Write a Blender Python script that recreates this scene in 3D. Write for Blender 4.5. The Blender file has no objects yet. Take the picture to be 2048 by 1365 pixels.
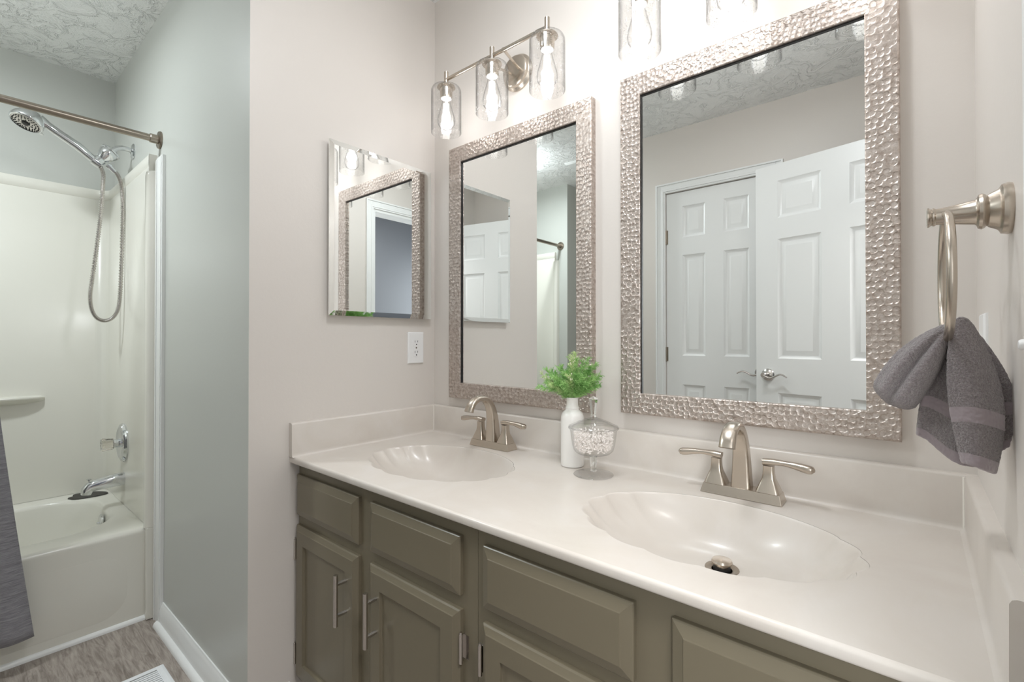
import bpy, math, random
from math import sin, cos, pi, radians
from mathutils import Vector, Matrix, noise
random.seed(7)
SC = bpy.context.scene
COL = SC.collection

# ------------------------------------------------------------------ camera
CAMPOS = (1.43829, -1.22286, 1.11428)
F_PX, CX, CY = 953.06, 1028.0, 673.48
cd = bpy.data.cameras.new('camera')
cd.sensor_fit = 'HORIZONTAL'; cd.sensor_width = 36.0
cd.lens = F_PX / 2048 * 36.0
cd.shift_x = (1024 - CX) / 2048; cd.shift_y = (CY - 682.5) / 2048
cd.clip_start = 0.01
cam = bpy.data.objects.new('camera', cd); COL.objects.link(cam)
cam.location = CAMPOS
cam.rotation_euler = (pi / 2 + 0.00734, 0.0, 0.70068)
SC.camera = cam

# ------------------------------------------------------------------ world, exposure, room light
W = bpy.data.worlds.new('world'); SC.world = W; W.use_nodes = True
W.node_tree.nodes['Background'].inputs[0].default_value = (0.8, 0.85, 0.9, 1)
W.node_tree.nodes['Background'].inputs[1].default_value = 0.3
SC.view_settings.view_transform = 'Standard'; SC.view_settings.look = 'None'
SC.view_settings.exposure = 0.71; SC.view_settings.gamma = 1.0
SC.view_settings.use_curve_mapping = False
cy = SC.cycles
cy.max_bounces = 12; cy.diffuse_bounces = 5; cy.glossy_bounces = 7; cy.transmission_bounces = 10
cy.transparent_max_bounces = 24; cy.sample_clamp_indirect = 4.0; cy.caustics_reflective = True
cy.caustics_refractive = False; cy.use_denoising = True; cy.blur_glossy = 0.5

BULB_W = 0.44          # each vanity bulb
FIL = 9; DIF = 1.5
CEIL_W = 12         # flush ceiling light by the tub
HALL_FILL_W = 18         # added unseen fill lamp in the hallway behind the doorway
SIDE_FILL_W = 24; TOP_FILL_W = 6.3  # added fill: hallway side light, and lamp over the vanity
BULB_C = (.97, .985, 1.0); CEIL_C = (.91, .98, 1.0); HALL_FILL_C = (1, .97, .95); SIDE_FILL_C = (.95, .98, 1.0); TOP_FILL_C = (.93, .965, 1.0)

def lamp_area(name, loc, size, watts, color, sy=None):
    ld = bpy.data.lights.new(name, 'AREA'); ld.energy = watts; ld.color = color
    ld.shape = 'RECTANGLE' if sy else 'DISK'; ld.size = size
    if sy: ld.size_y = sy
    o = bpy.data.objects.new(name, ld); COL.objects.link(o); o.location = loc
    return o
ld = bpy.data.lights.new('ceiling_lamp_light', 'POINT'); ld.energy = CEIL_W * .30; ld.color = CEIL_C; ld.shadow_soft_size = 0.05
lo = bpy.data.objects.new('ceiling_lamp_light', ld); COL.objects.link(lo); lo.location = (-.79, -1.48, 2.27)
lamp_area('ceiling_lamp_light', (-.79, -1.48, 2.372), 0.15, CEIL_W * .70, CEIL_C)
ld = bpy.data.lights.new('top_fill_light', 'POINT'); ld.energy = TOP_FILL_W * .45; ld.color = TOP_FILL_C; ld.shadow_soft_size = 0.06  # added unseen lamp over the vanity, brightens the room
lo = bpy.data.objects.new('top_fill_light', ld); COL.objects.link(lo); lo.location = (.86, -.64, 2.25)
lamp_area('top_fill_light', (.86, -.64, 2.368), 0.22, TOP_FILL_W * .55, TOP_FILL_C)
lamp_area('hallway_fill_light', (2.05, -1.15, 2.36), 0.50, HALL_FILL_W, HALL_FILL_C)  # added unseen hallway lamp, fill through the doorway
wl = lamp_area('hallway_side_fill', (2.2, -2.46, 1.35), 0.9, SIDE_FILL_W, SIDE_FILL_C, 1.3); wl.rotation_euler = (pi / 2, 0, 0)  # added area light in the hallway, extra fill through the doorway

# ------------------------------------------------------------------ helpers
def s2l(c):
    return tuple(((v / 255) / 12.92 if v / 255 <= 0.04045 else ((v / 255 + 0.055) / 1.055) ** 2.4) for v in c) + (1.0,)

class MB:
    """collects primitive shapes into one mesh"""
    def __init__(s): s.v = []; s.f = []
    def add(s, vs, fs, M=None):
        o = len(s.v)
        s.v += [tuple(M @ Vector(p)) if M else tuple(p) for p in vs]
        s.f += [tuple(i + o for i in f) for f in fs]
        return s
    def box(s, x0, x1, y0, y1, z0, z1, M=None):
        vs = [(x, y, z) for z in (z0, z1) for y in (y0, y1) for x in (x0, x1)]
        return s.add(vs, [(0, 2, 3, 1), (4, 5, 7, 6), (0, 1, 5, 4), (2, 6, 7, 3), (0, 4, 6, 2), (1, 3, 7, 5)], M)
    def prism(s, x0, x1, y0, y1, z0, X0, X1, Y0, Y1, z1, M=None):
        vs = [(x0, y0, z0), (x1, y0, z0), (x1, y1, z0), (x0, y1, z0), (X0, Y0, z1), (X1, Y0, z1), (X1, Y1, z1), (X0, Y1, z1)]
        return s.add(vs, [(3, 2, 1, 0), (4, 5, 6, 7), (0, 1, 5, 4), (1, 2, 6, 5), (2, 3, 7, 6), (3, 0, 4, 7)], M)
    def lathe(s, prof, n=32, M=None, rmod=None):
        """prof: list of (r, z); r==0 gives a pole"""
        vs = []; rows = []
        for r, z in prof:
            if r <= 1e-7:
                rows.append([len(vs)] * n); vs.append((0, 0, z))
            else:
                row = []
                for k in range(n):
                    a = 2 * pi * k / n
                    rr = r * (rmod(a, z) if rmod else 1)
                    row.append(len(vs)); vs.append((rr * cos(a), rr * sin(a), z))
                rows.append(row)
        fs = []
        for a, b in zip(rows, rows[1:]):
            for k in range(n):
                k2 = (k + 1) % n
                q = [a[k], a[k2], b[k2], b[k]]
                q = [x for i, x in enumerate(q) if x not in q[:i]]
                if len(q) > 2: fs.append(tuple(q))
        return s.add(vs, fs, M)
    def cyl(s, p, q, r, r2=None, n=20):
        p = Vector(p); q = Vector(q); d = q - p; L = d.length
        M = Matrix.Translation(p) @ d.to_track_quat('Z', 'Y').to_matrix().to_4x4()
        r2 = r if r2 is None else r2
        return s.lathe([(0, 0), (r, 0), (r2, L), (0, L)], n, M)
    def sweep(s, pts, secs, up=(0, 0, 1), closed=False, cap=True):
        """pts: centres, secs: per point list of (a,b) offsets in (side, up') frame"""
        P = [Vector(p) for p in pts]; n = len(P); vs = []; m = len(secs[0])
        side = None
        for i in range(n):
            if closed: t = P[(i + 1) % n] - P[i - 1]
            else: t = P[min(i + 1, n - 1)] - P[max(i - 1, 0)]
            t.normalize()
            if side is None:
                u = Vector(up)
                if abs(u.dot(t)) > 0.95: u = Vector((1, 0, 0))
                side = t.cross(u).normalized()
            else:
                side = (side - t * side.dot(t)).normalized()
            u2 = side.cross(t).normalized()
            for a, b in secs[i if len(secs) > 1 else 0]:
                vs.append(tuple(P[i] + side * a + u2 * b))
        fs = []
        R = n if closed else n - 1
        for i in range(R):
            j = (i + 1) % n
            for k in range(m):
                k2 = (k + 1) % m
                fs.append((i * m + k, i * m + k2, j * m + k2, j * m + k))
        if cap and not closed:
            fs.append(tuple(range(m))[::-1]); fs.append(tuple((n - 1) * m + k for k in range(m)))
        return s.add(vs, fs)
    def tube(s, pts, r, n=10, closed=False):
        rs = r if isinstance(r, (list, tuple)) else [r] * len(pts)
        secs = [[(q * cos(2 * pi * k / n), q * sin(2 * pi * k / n)) for k in range(n)] for q in rs]
        return s.sweep(pts, secs, closed=closed)
    def grid(s, fn, nu, nv, wrap=False):
        vs = [fn(i / (nu - (0 if wrap else 1)), j / (nv - 1)) for j in range(nv) for i in range(nu)]
        fs = []
        for j in range(nv - 1):
            for i in range(nu if wrap else nu - 1):
                i2 = (i + 1) % nu
                fs.append((j * nu + i, j * nu + i2, (j + 1) * nu + i2, (j + 1) * nu + i))
        return s.add(vs, fs)
    def relief(s, x0, x1, z0, z1, y, prof, M=None, corner=0):
        """nested rectangles facing -y. prof: (inset, height towards -y)"""
        vs = []; fs = []
        for ins, h in prof:
            a = [(x0 + ins, z0 + ins), (x1 - ins, z0 + ins), (x1 - ins, z1 - ins), (x0 + ins, z1 - ins)]
            vs += [(p[0], y - h, p[1]) for p in a]
        for i in range(len(prof) - 1):
            for k in range(4):
                k2 = (k + 1) % 4
                fs.append((4 * i + k, 4 * i + k2, 4 * i + 4 + k2, 4 * i + 4 + k))
        e = 4 * (len(prof) - 1)
        fs.append((e, e + 1, e + 2, e + 3))
        return s.add(vs, fs, M)
    def build(s, name, mat, parent=None, smooth=35, bevel=None, seg=2, solid=None, loc=None, uv=None):
        me = bpy.data.meshes.new(name)
        me.from_pydata(s.v, [], s.f); me.validate(); me.update()
        o = bpy.data.objects.new(name, me); COL.objects.link(o)
        if mat: me.materials.append(mat)
        if smooth:
            me.polygons.foreach_set('use_smooth', [True] * len(me.polygons))
            me.set_sharp_from_angle(angle=radians(smooth))
        if bevel:
            m = o.modifiers.new('bevel', 'BEVEL'); m.width = bevel; m.segments = seg; m.limit_method = 'ANGLE'; m.angle_limit = radians(40)
        if solid:
            m = o.modifiers.new('solid', 'SOLIDIFY'); m.thickness = solid; m.offset = 0
        if loc: o.location = loc
        if parent: o.parent = parent
        return o

def tag(o, label=None, cat=None, group=None, kind=None):
    if label: o['label'] = label
    if cat: o['category'] = cat
    if group: o['group'] = group
    if kind: o['kind'] = kind
    return o
def thing(name, label, cat, loc=(0, 0, 0), group=None, rz=0):
    o = bpy.data.objects.new(name, None); COL.objects.link(o); o.empty_display_size = 0.05
    o.location = loc; o.rotation_euler = (0, 0, rz)
    return tag(o, label, cat, group)
def copy_tree(o, parent=None):
    c = o.copy(); COL.objects.link(c); c.parent = parent
    for ch in [x for x in COL.objects if x.parent == o]:
        copy_tree(ch, c)
    return c
def struct(mb, name, mat, **k):
    o = mb.build(name, mat, **k); o['kind'] = 'structure'; return o

# ------------------------------------------------------------------ materials
def mat(name, color=(200, 200, 200), rough=0.5, metal=0.0, **k):
    m = bpy.data.materials.new(name); m.use_nodes = True
    b = m.node_tree.nodes['Principled BSDF']
    b.inputs['Base Color'].default_value = s2l(color) if len(color) == 3 else color
    b.inputs['Roughness'].default_value = rough; b.inputs['Metallic'].default_value = metal
    for kk, v in k.items(): b.inputs[kk].default_value = v
    return m
def nodes(m): return m.node_tree.nodes, m.node_tree.links, m.node_tree.nodes['Principled BSDF']
def N(m, t, **props):
    n = m.node_tree.nodes.new(t)
    for k, v in props.items(): setattr(n, k, v)
    return n
def coords(m, kind='Object', scale=(1, 1, 1)):
    t = N(m, 'ShaderNodeTexCoord'); mp = N(m, 'ShaderNodeMapping'); mp.inputs['Scale'].default_value = scale
    m.node_tree.links.new(t.outputs[kind], mp.inputs[0]); return mp.outputs[0]
def noise_tex(m, vec, scale, detail=3, rough=0.5, dist=0.0):
    n = N(m, 'ShaderNodeTexNoise'); n.inputs['Scale'].default_value = scale
    n.inputs['Detail'].default_value = detail; n.inputs['Roughness'].default_value = rough
    n.inputs['Distortion'].default_value = dist
    m.node_tree.links.new(vec, n.inputs['Vector']); return n.outputs[0]
def ramp(m, src, stops, interp='LINEAR'):
    r = N(m, 'ShaderNodeValToRGB'); e = r.color_ramp; e.interpolation = interp
    while len(e.elements) < len(stops): e.elements.new(0.5)
    for el, (p, c) in zip(e.elements, stops):
        el.position = p; el.color = c if len(c) == 4 else s2l(c)
    m.node_tree.links.new(src, r.inputs[0]); return r.outputs[0]
def bump(m, src, strength, dist, normal=None):
    b = N(m, 'ShaderNodeBump'); b.inputs['Strength'].default_value = strength; b.inputs['Distance'].default_value = dist
    m.node_tree.links.new(src, b.inputs['Height'])
    if normal: m.node_tree.links.new(normal, b.inputs['Normal'])
    return b.outputs[0]
def bw(v): return (v, v, v, 1)

def paint(name, color, rough=0.5, scale=90, strength=0.12):
    m = mat(name, color, rough); n, l, b = nodes(m)
    v = coords(m); h = noise_tex(m, v, scale, 3, 0.6)
    l.new(bump(m, h, strength, 0.002), b.inputs['Normal'])
    return m
M_WALL = paint('wall_paint', (221, 215, 209), 0.42)
M_WALL_DIM = paint('wall_paint_dim', (196, 198, 193), 0.36)  # wall paint darkened and greyed for the alcove's dimmer, cooler light
M_WALL_GREY = paint('hall_paint', (72, 75, 81), 0.6)
M_TRIM = mat('white_trim_paint', (236, 237, 236), 0.32)
M_CEIL = mat('ceiling_texture', (243, 244, 243), 0.85)
n, l, b = nodes(M_CEIL)
v = coords(M_CEIL)
r1 = ramp(M_CEIL, noise_tex(M_CEIL, v, 9, 4, 0.62, 1.1), [(0.44, bw(0)), (0.49, bw(.25)), (0.505, bw(1)), (0.53, bw(.45)), (0.60, bw(.30)), (0.66, bw(0))])
r2 = ramp(M_CEIL, noise_tex(M_CEIL, v, 24, 4, 0.65, 0.8), [(0.44, bw(0)), (0.50, bw(1)), (0.55, bw(.2)), (0.62, bw(.5)), (0.7, bw(0))])
nn = bump(M_CEIL, r2, 0.40, 0.004); l.new(bump(M_CEIL, r1, 0.75, 0.008, nn), b.inputs['Normal'])

M_CAB = mat('olive_grey_cabinet_paint', (118, 110, 92), 0.30)
n, l, b = nodes(M_CAB); v = coords(M_CAB); l.new(bump(M_CAB, noise_tex(M_CAB, v, 40, 2), 0.05, 0.002), b.inputs['Normal'])
M_CAB_IN = mat('dark_gap', (40, 37, 30), 0.8)
M_MARBLE = mat('cultured_marble', (212, 205, 197), 0.30, **{'Coat Weight': 0.15, 'Coat Roughness': 0.12})
n, l, b = nodes(M_MARBLE); v = coords(M_MARBLE)
c = ramp(M_MARBLE, noise_tex(M_MARBLE, v, 5, 5, 0.6, 1.0), [(0.3, (208, 200, 192)), (0.5, (212, 205, 197)), (0.7, (216, 210, 204))])
l.new(c, b.inputs['Base Color'])
M_CAULK = mat('caulk', (238, 234, 226), 0.4)
M_TUB = mat('tub_acrylic', (229, 227, 218), 0.30, **{'Coat Weight': 0.25, 'Coat Roughness': 0.12})
M_NICKEL = mat('brushed_nickel', (196, 186, 174), 0.27, 1.0)
n, l, b = nodes(M_NICKEL); v = coords(M_NICKEL, 'Object', (1, 1, 12))
l.new(bump(M_NICKEL, noise_tex(M_NICKEL, v, 120, 2), 0.04, 0.001), b.inputs['Normal'])
M_NICKEL_D = mat('brushed_nickel_dark', (160, 150, 138), 0.3, 1.0)
M_STEEL = mat('stainless_steel', (200, 196, 192), 0.24, 1.0)
M_CHROME = mat('chrome', (222, 224, 226), 0.07, 1.0)
M_BLACK = mat('black_rubber', (18, 17, 17), 0.5)
M_GREYRUB = mat('grey_rubber', (66, 64, 61), 0.6)
M_MIRROR = mat('mirror_silver', (246, 248, 247), 0.0, 1.0)
M_LIP_SHADE = mat('frame_lip_shade', (22, 20, 19), 0.4)
M_PLASTIC = mat('white_plastic', (240, 240, 240), 0.3)
M_SLOT = mat('slot_dark', (60, 58, 56), 0.6)
M_CERAMIC = mat('white_ceramic', (238, 236, 232), 0.28, **{'Coat Weight': 0.3})
M_REG = mat('register_enamel', (232, 234, 236), 0.35)

# hammered metal
M_HAM = mat('hammered_metal', (190, 178, 168), 0.38, 0.8)
n, l, b = nodes(M_HAM); v = coords(M_HAM)
nz = noise_tex(M_HAM, v, 30, 2)
mx = N(M_HAM, 'ShaderNodeVectorMath', operation='MULTIPLY_ADD'); mx.inputs[1].default_value = (.003, .003, .003)
vn = N(M_HAM, 'ShaderNodeTexNoise'); vn.inputs['Scale'].default_value = 40; l.new(v, vn.inputs['Vector'])
l.new(vn.outputs[1], mx.inputs[0]); l.new(v, mx.inputs[2])
sp_ = N(M_HAM, 'ShaderNodeSeparateXYZ'); cb_ = N(M_HAM, 'ShaderNodeCombineXYZ'); l.new(mx.outputs[0], sp_.inputs[0]); l.new(sp_.outputs[0], cb_.inputs[0]); l.new(sp_.outputs[2], cb_.inputs[1])
vo = N(M_HAM, 'ShaderNodeTexVoronoi', feature='F1', voronoi_dimensions='2D'); vo.inputs['Scale'].default_value = 84; vo.inputs['Randomness'].default_value = 0.62; l.new(cb_.outputs[0], vo.inputs['Vector'])
h = ramp(M_HAM, vo.outputs['Distance'], [(0.0, bw(0)), (0.35, bw(.22)), (0.62, bw(1))], 'EASE')
wear = ramp(M_HAM, noise_tex(M_HAM, v, 5.5, 2, 0.5), [(0.36, bw(0.25)), (0.55, bw(1))])
mul = N(M_HAM, 'ShaderNodeMath', operation='MULTIPLY'); l.new(h, mul.inputs[0]); l.new(wear, mul.inputs[1])
fine = noise_tex(M_HAM, coords(M_HAM, 'Object', (1, 1, 1)), 420, 3, 0.6)
nn = bump(M_HAM, fine, 0.10, 0.001); l.new(bump(M_HAM, mul.outputs[0], 0.60, 0.0034, nn), b.inputs['Normal'])
c1 = ramp(M_HAM, noise_tex(M_HAM, v, 90, 5, 0.7), [(0.30, (158, 143, 133)), (0.52, (192, 181, 173)), (0.72, (220, 212, 207))])
l.new(c1, b.inputs['Base Color'])

# vinyl planks, grain and planks along x
M_FLOOR = mat('vinyl_plank', (150, 138, 128), 0.42)
n, l, b = nodes(M_FLOOR); v = coords(M_FLOOR)
br = N(M_FLOOR, 'ShaderNodeTexBrick'); l.new(v, br.inputs['Vector'])
br.inputs['Scale'].default_value = 1.0; br.inputs['Brick Width'].default_value = 1.2; br.inputs['Row Height'].default_value = 0.15
br.inputs['Mortar Size'].default_value = 0.0012; br.inputs['Color1'].default_value = bw(0.35); br.inputs['Color2'].default_value = bw(0.65)
br.inputs['Mortar'].default_value = bw(0.0); br.offset = 0.37
vs_ = coords(M_FLOOR, 'Object', (2.2, 16, 1)); g1 = noise_tex(M_FLOOR, vs_, 3.0, 6, 0.62, 1.6)
vs2 = coords(M_FLOOR, 'Object', (6, 90, 1)); g2 = noise_tex(M_FLOOR, vs2, 2.0, 3, 0.6, 0.4)
ad = N(M_FLOOR, 'ShaderNodeMath', operation='ADD'); l.new(g1, ad.inputs[0])
m2 = N(M_FLOOR, 'ShaderNodeMath', operation='MULTIPLY'); m2.inputs[1].default_value = 0.35; l.new(g2, m2.inputs[0]); l.new(m2.outputs[0], ad.inputs[1])
ad2 = N(M_FLOOR, 'ShaderNodeMath', operation='ADD'); l.new(ad.outputs[0], ad2.inputs[0])
m3 = N(M_FLOOR, 'ShaderNodeMath', operation='MULTIPLY'); m3.inputs[1].default_value = 0.22; l.new(br.outputs[0], m3.inputs[0]); l.new(m3.outputs[0], ad2.inputs[1])
c = ramp(M_FLOOR, ad2.outputs[0], [(0.50, (104, 94, 87)), (0.68, (136, 126, 118)), (0.82, (158, 148, 140)), (1.0, (176, 166, 158))])
l.new(c, b.inputs['Base Color']); l.new(bump(M_FLOOR, ad2.outputs[0], 0.15, 0.002), b.inputs['Normal'])

def thin_glass(name, tint=(1, 1, 1, 1), refl=1.0, seeds=False, edge=0.62):
    m = bpy.data.materials.new(name); m.use_nodes = True; t = m.node_tree; t.nodes.clear()
    out = t.nodes.new('ShaderNodeOutputMaterial'); mix = t.nodes.new('ShaderNodeMixShader')
    tr = t.nodes.new('ShaderNodeBsdfTransparent'); tr.inputs[0].default_value = tint
    gl = t.nodes.new('ShaderNodeBsdfGlossy'); gl.inputs['Roughness'].default_value = 0.03
    lw = t.nodes.new('ShaderNodeLayerWeight'); lw.inputs['Blend'].default_value = 0.5
    r = t.nodes.new('ShaderNodeValToRGB'); e = r.color_ramp
    e.elements[0].position = 0.0; e.elements[0].color = (0.05 * refl,) * 3 + (1,)
    e.elements[1].position = 1.0; e.elements[1].color = (0.75 * refl,) * 3 + (1,)
    k = e.elements.new(0.7); k.color = (0.10 * refl,) * 3 + (1,)
    t.links.new(lw.outputs['Facing'], r.inputs[0])
    rt = t.nodes.new('ShaderNodeValToRGB'); rt.color_ramp.elements[0].position = .45; rt.color_ramp.elements[0].color = tint
    rt.color_ramp.elements[1].position = 1.0; rt.color_ramp.elements[1].color = (edge, edge, edge, 1)
    t.links.new(lw.outputs['Facing'], rt.inputs[0]); t.links.new(rt.outputs[0], tr.inputs[0])
    t.links.new(tr.outputs[0], mix.inputs[1]); t.links.new(gl.outputs[0], mix.inputs[2])
    fac = r.outputs[0]
    if seeds:
        tc = t.nodes.new('ShaderNodeTexCoord')
        vo = t.nodes.new('ShaderNodeTexVoronoi'); vo.inputs['Scale'].default_value = 210; t.links.new(tc.outputs['Object'], vo.inputs['Vector'])
        rr = t.nodes.new('ShaderNodeValToRGB'); rr.color_ramp.elements[0].position = 0.10; rr.color_ramp.elements[0].color = (1, 1, 1, 1)
        rr.color_ramp.elements[1].position = 0.30; rr.color_ramp.elements[1].color = (0, 0, 0, 1); t.links.new(vo.outputs['Distance'], rr.inputs[0])
        nz = t.nodes.new('ShaderNodeTexNoise'); nz.inputs['Scale'].default_value = 55; t.links.new(tc.outputs['Object'], nz.inputs['Vector'])
        r3 = t.nodes.new('ShaderNodeValToRGB'); r3.color_ramp.elements[0].position = 0.42; r3.color_ramp.elements[1].position = 0.52; t.links.new(nz.outputs[0], r3.inputs[0])
        mm = t.nodes.new('ShaderNodeMath'); mm.operation = 'MULTIPLY'; t.links.new(rr.outputs[0], mm.inputs[0]); t.links.new(r3.outputs[0], mm.inputs[1])
        bp = t.nodes.new('ShaderNodeBump'); bp.inputs['Strength'].default_value = 1.0; bp.inputs['Distance'].default_value = 0.002
        t.links.new(mm.outputs[0], bp.inputs['Height']); t.links.new(bp.outputs[0], gl.inputs['Normal'])
        m4 = t.nodes.new('ShaderNodeMath'); m4.operation = 'MULTIPLY_ADD'; m4.inputs[1].default_value = 0.85; m4.use_clamp = True
        t.links.new(mm.outputs[0], m4.inputs[0]); t.links.new(fac, m4.inputs[2]); fac = m4.outputs[0]
    t.links.new(fac, mix.inputs[0]); t.links.new(mix.outputs[0], out.inputs[0])
    return m
M_SEED = thin_glass('seeded_glass', (0.985, 0.985, 0.985, 1), 0.9, True)
M_BULBG = thin_glass('bulb_glass', (1, 1, 1, 1), 0.5)
M_DISH = mat('crystal_glass', (250, 252, 251), 0.02, 0.0, **{'Transmission Weight': 1.0, 'IOR': 1.45})
M_CRYSTAL = M_DISH; M_DISH = thin_glass('crystal_glass_thin', (0.995, 0.995, 0.995, 1), 1.0, False, .84)
M_KNOB = mat('acrylic_knob', (240, 235, 228), 0.05, 0.0, **{'Transmission Weight': 1.0, 'IOR': 1.45})
def emis(name, col, st):
    m = bpy.data.materials.new(name); m.use_nodes = True; t = m.node_tree; t.nodes.clear()
    e = t.nodes.new('ShaderNodeEmission'); e.inputs[0].default_value = col; e.inputs[1].default_value = st
    o = t.nodes.new('ShaderNodeOutputMaterial'); t.links.new(e.outputs[0], o.inputs[0]); return m
M_FIL = emis('led_filament', (1, 0.97, 0.93, 1), FIL)
M_DIFF = emis('lamp_and_fill_glow', (0.93, 0.97, 1, 1), DIF)

# ------------------------------------------------------------------ room shell
RW = 1.524; GY = -0.6777; TX = -0.925; BX = -1.714; AY = -2.17; FY = -1.7268; CZ = 2.4375; CT = 0.7642
DY0, DY1 = -1.475, -0.715      # doorway in the right wall
T = 0.12
struct(MB().box(-2.0, 3.1, -3.3, 0.3, -0.1, 0), 'floor', M_FLOOR, smooth=None)
struct(MB().box(-2.0, 3.1, -3.3, 0.3, CZ, CZ + .1), 'ceiling', M_CEIL, smooth=None)
struct(MB().box(-T, RW + T, 0, T, 0, CZ), 'wall_back', M_WALL, smooth=None)
wl_ = struct(MB().box(-T, 0, GY, 0, 0, CZ), 'wall_left', M_WALL, smooth=None)
wl_.data.materials.append(M_WALL_DIM)
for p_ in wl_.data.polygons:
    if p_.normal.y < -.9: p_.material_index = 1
struct(MB().box(BX - T, -T, GY, GY + T, 0, CZ), 'wall_shower', M_WALL_DIM, smooth=None)
struct(MB().box(BX - T, BX, AY - T, GY, 0, CZ), 'wall_tub', M_WALL_DIM, smooth=None)
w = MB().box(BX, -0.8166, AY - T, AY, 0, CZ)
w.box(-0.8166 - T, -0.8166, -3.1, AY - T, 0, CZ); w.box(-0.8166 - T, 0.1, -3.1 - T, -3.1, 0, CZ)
struct(w, 'wall_nook', M_WALL_DIM, smooth=None)
# front wall with the closet door opening
DX0, DX1, DZ = 0.226, 0.831, 2.042
w = MB().box(-0.02, DX0, FY - T, FY, 0, CZ).box(DX1, RW + T, FY - T, FY, 0, CZ).box(DX0, DX1, FY - T, FY, DZ, CZ)
w.box(-0.02, 0.10, -3.1, FY - T, 0, CZ)
struct(w, 'wall_front', M_WALL, smooth=None)
w = MB().box(RW, RW + T, DY1, 0, 0, CZ).box(RW, RW + T, FY, DY0, 0, CZ).box(RW, RW + T, DY0, DY1, 2.04, CZ)
struct(w, 'wall_right', M_WALL, smooth=None)
w = MB().box(2.75, 2.87, -2.6, 0.2, 0, CZ).box(RW + T, 2.75, -2.6, -2.48, 0, CZ).box(RW + T, 2.75, 0.08, 0.2, 0, CZ)
struct(w, 'wall_hall', M_WALL_GREY, smooth=None)

w = MB().box(1.68, 1.75, -2.48, -2.455, .63, 2.07).box(2.65, 2.72, -2.48, -2.455, .63, 2.07).box(1.75, 2.65, -2.48, -2.455, .63, .70).box(1.75, 2.65, -2.48, -2.455, 2.0, 2.07)  # made-up window frame around the added hallway fill light
wn_ = struct(w, 'added_window_1', M_TRIM, smooth=None)
MB().box(1.75, 2.65, -2.478, -2.468, .70, 2.0).build('fill_pane', M_DIFF, wn_, smooth=None)  # glowing sheet in the made-up frame, part of the added fill
# casings (profiled boards) ------------------------------------------------
def casing(mb, x0, x1, z1, y, s=-1, w=0.06):
    """two legs and a head round an opening in a y=const wall, proud towards s"""
    for t0, t1, d in ((0, .010, .010), (.010, .022, .014), (.022, .050, .012), (.050, w, .018)):
        a, bb = y, y + s * d
        lo, hi = min(a, bb), max(a, bb)
        mb.box(x0 - t1, x0 - t0, lo, hi, 0, z1 + t1)
        mb.box(x1 + t0, x1 + t1, lo, hi, 0, z1 + t1)
        mb.box(x0 - t0, x1 + t0, lo, hi, z1 + t0, z1 + t1)
    return mb
struct(casing(MB(), DX0, DX1, DZ, FY, 1), 'trim_1', M_TRIM, smooth=None, bevel=.0015)
mb = casing(MB(), DY0, DY1, 2.04, 0, 1)
def swap_wall(mb, x, s):
    """map the x-run to the y axis, proud from plane x towards s"""
    mb.v = [(x + s * abs(p[1]), p[0], p[2]) for p in mb.v]
    mb.f = [tuple(reversed(f)) for f in mb.f] if s > 0 else mb.f
    return mb
struct(swap_wall(mb, RW, -1), 'trim_2', M_TRIM, smooth=None, bevel=.0015)
# jamb of the doorway
mb = MB().box(RW, RW + T, DY1 - .018, DY1 + .0, 0, 2.04).box(RW, RW + T, DY0, DY0 + .018, 0, 2.04).box(RW, RW + T, DY0 + .018, DY1 - .018, 2.022, 2.04)
mb.box(RW + .045, RW + .057, DY1 - .030, DY1 - .018, 0, 2.022)
struct(mb, 'trim_3', M_TRIM, smooth=None)
# trim board at the end of the tub surround
mb = MB().box(-.898, -.808, GY - .012, GY, 0, 1.842)
mb.box(-.892, -.880, GY - .015, GY - .012, 0, 1.835).box(-.850, -.818, GY - .015, GY - .012, 0, 1.838)
struct(mb, 'trim_4', M_TRIM, smooth=None, bevel=.001)
# baseboards
def base_profile(h=.088): return [(0, 0), (.013, 0), (.013, h * .72), (.010, h * .78), (.010, h * .86), (.006, h * .92), (.004, h), (0, h)]
def extrude_profile(mb, prof, a, b, axis):
    """prof (d,z) swept from a to b; axis gives lambda(t,d,z)->xyz"""
    n = len(prof)
    vs = [axis(a, d, z) for d, z in prof] + [axis(b, d, z) for d, z in prof]
    fs = [(i, (i + 1) % n, n + (i + 1) % n, n + i) for i in range(n)] + [tuple(range(n))[::-1], tuple(range(n, 2 * n))]
    return mb.add(vs, fs)
shoe = [(.013, 0)] + [(.013 + .017 * cos(a), .019 * sin(a)) for a in [i * pi / 2 / 6 for i in range(7)]]
mb = MB(); extrude_profile(mb, base_profile(.092), -.808, 0.013, lambda t, d, z: (t, GY - d, z))
extrude_profile(mb, shoe, -.830, 0.0, lambda t, d, z: (t, GY - d, z))
extrude_profile(mb, base_profile(.092), GY - .013, -.56, lambda t, d, z: (0 + d, t, z))
struct(mb, 'baseboard_left', M_TRIM, smooth=50)
mb = MB(); extrude_profile(mb, base_profile(), -.02, DX0 - .06, lambda t, d, z: (t, FY + d, z)); extrude_profile(mb, base_profile(), DX1 + .06, RW, lambda t, d, z: (t, FY + d, z))
struct(mb, 'baseboard_front', M_TRIM, smooth=50)
# quarter round along the tub apron
q = [(0, 0)] + [(.012 * cos(a), .016 * sin(a)) for a in [i * pi / 2 / 6 for i in range(7)]]
mb = MB(); extrude_profile(mb, q, AY, GY - .013, lambda t, d, z: (TX + d, t, z))
struct(mb, 'trim_5', M_TRIM, smooth=50)

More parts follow.
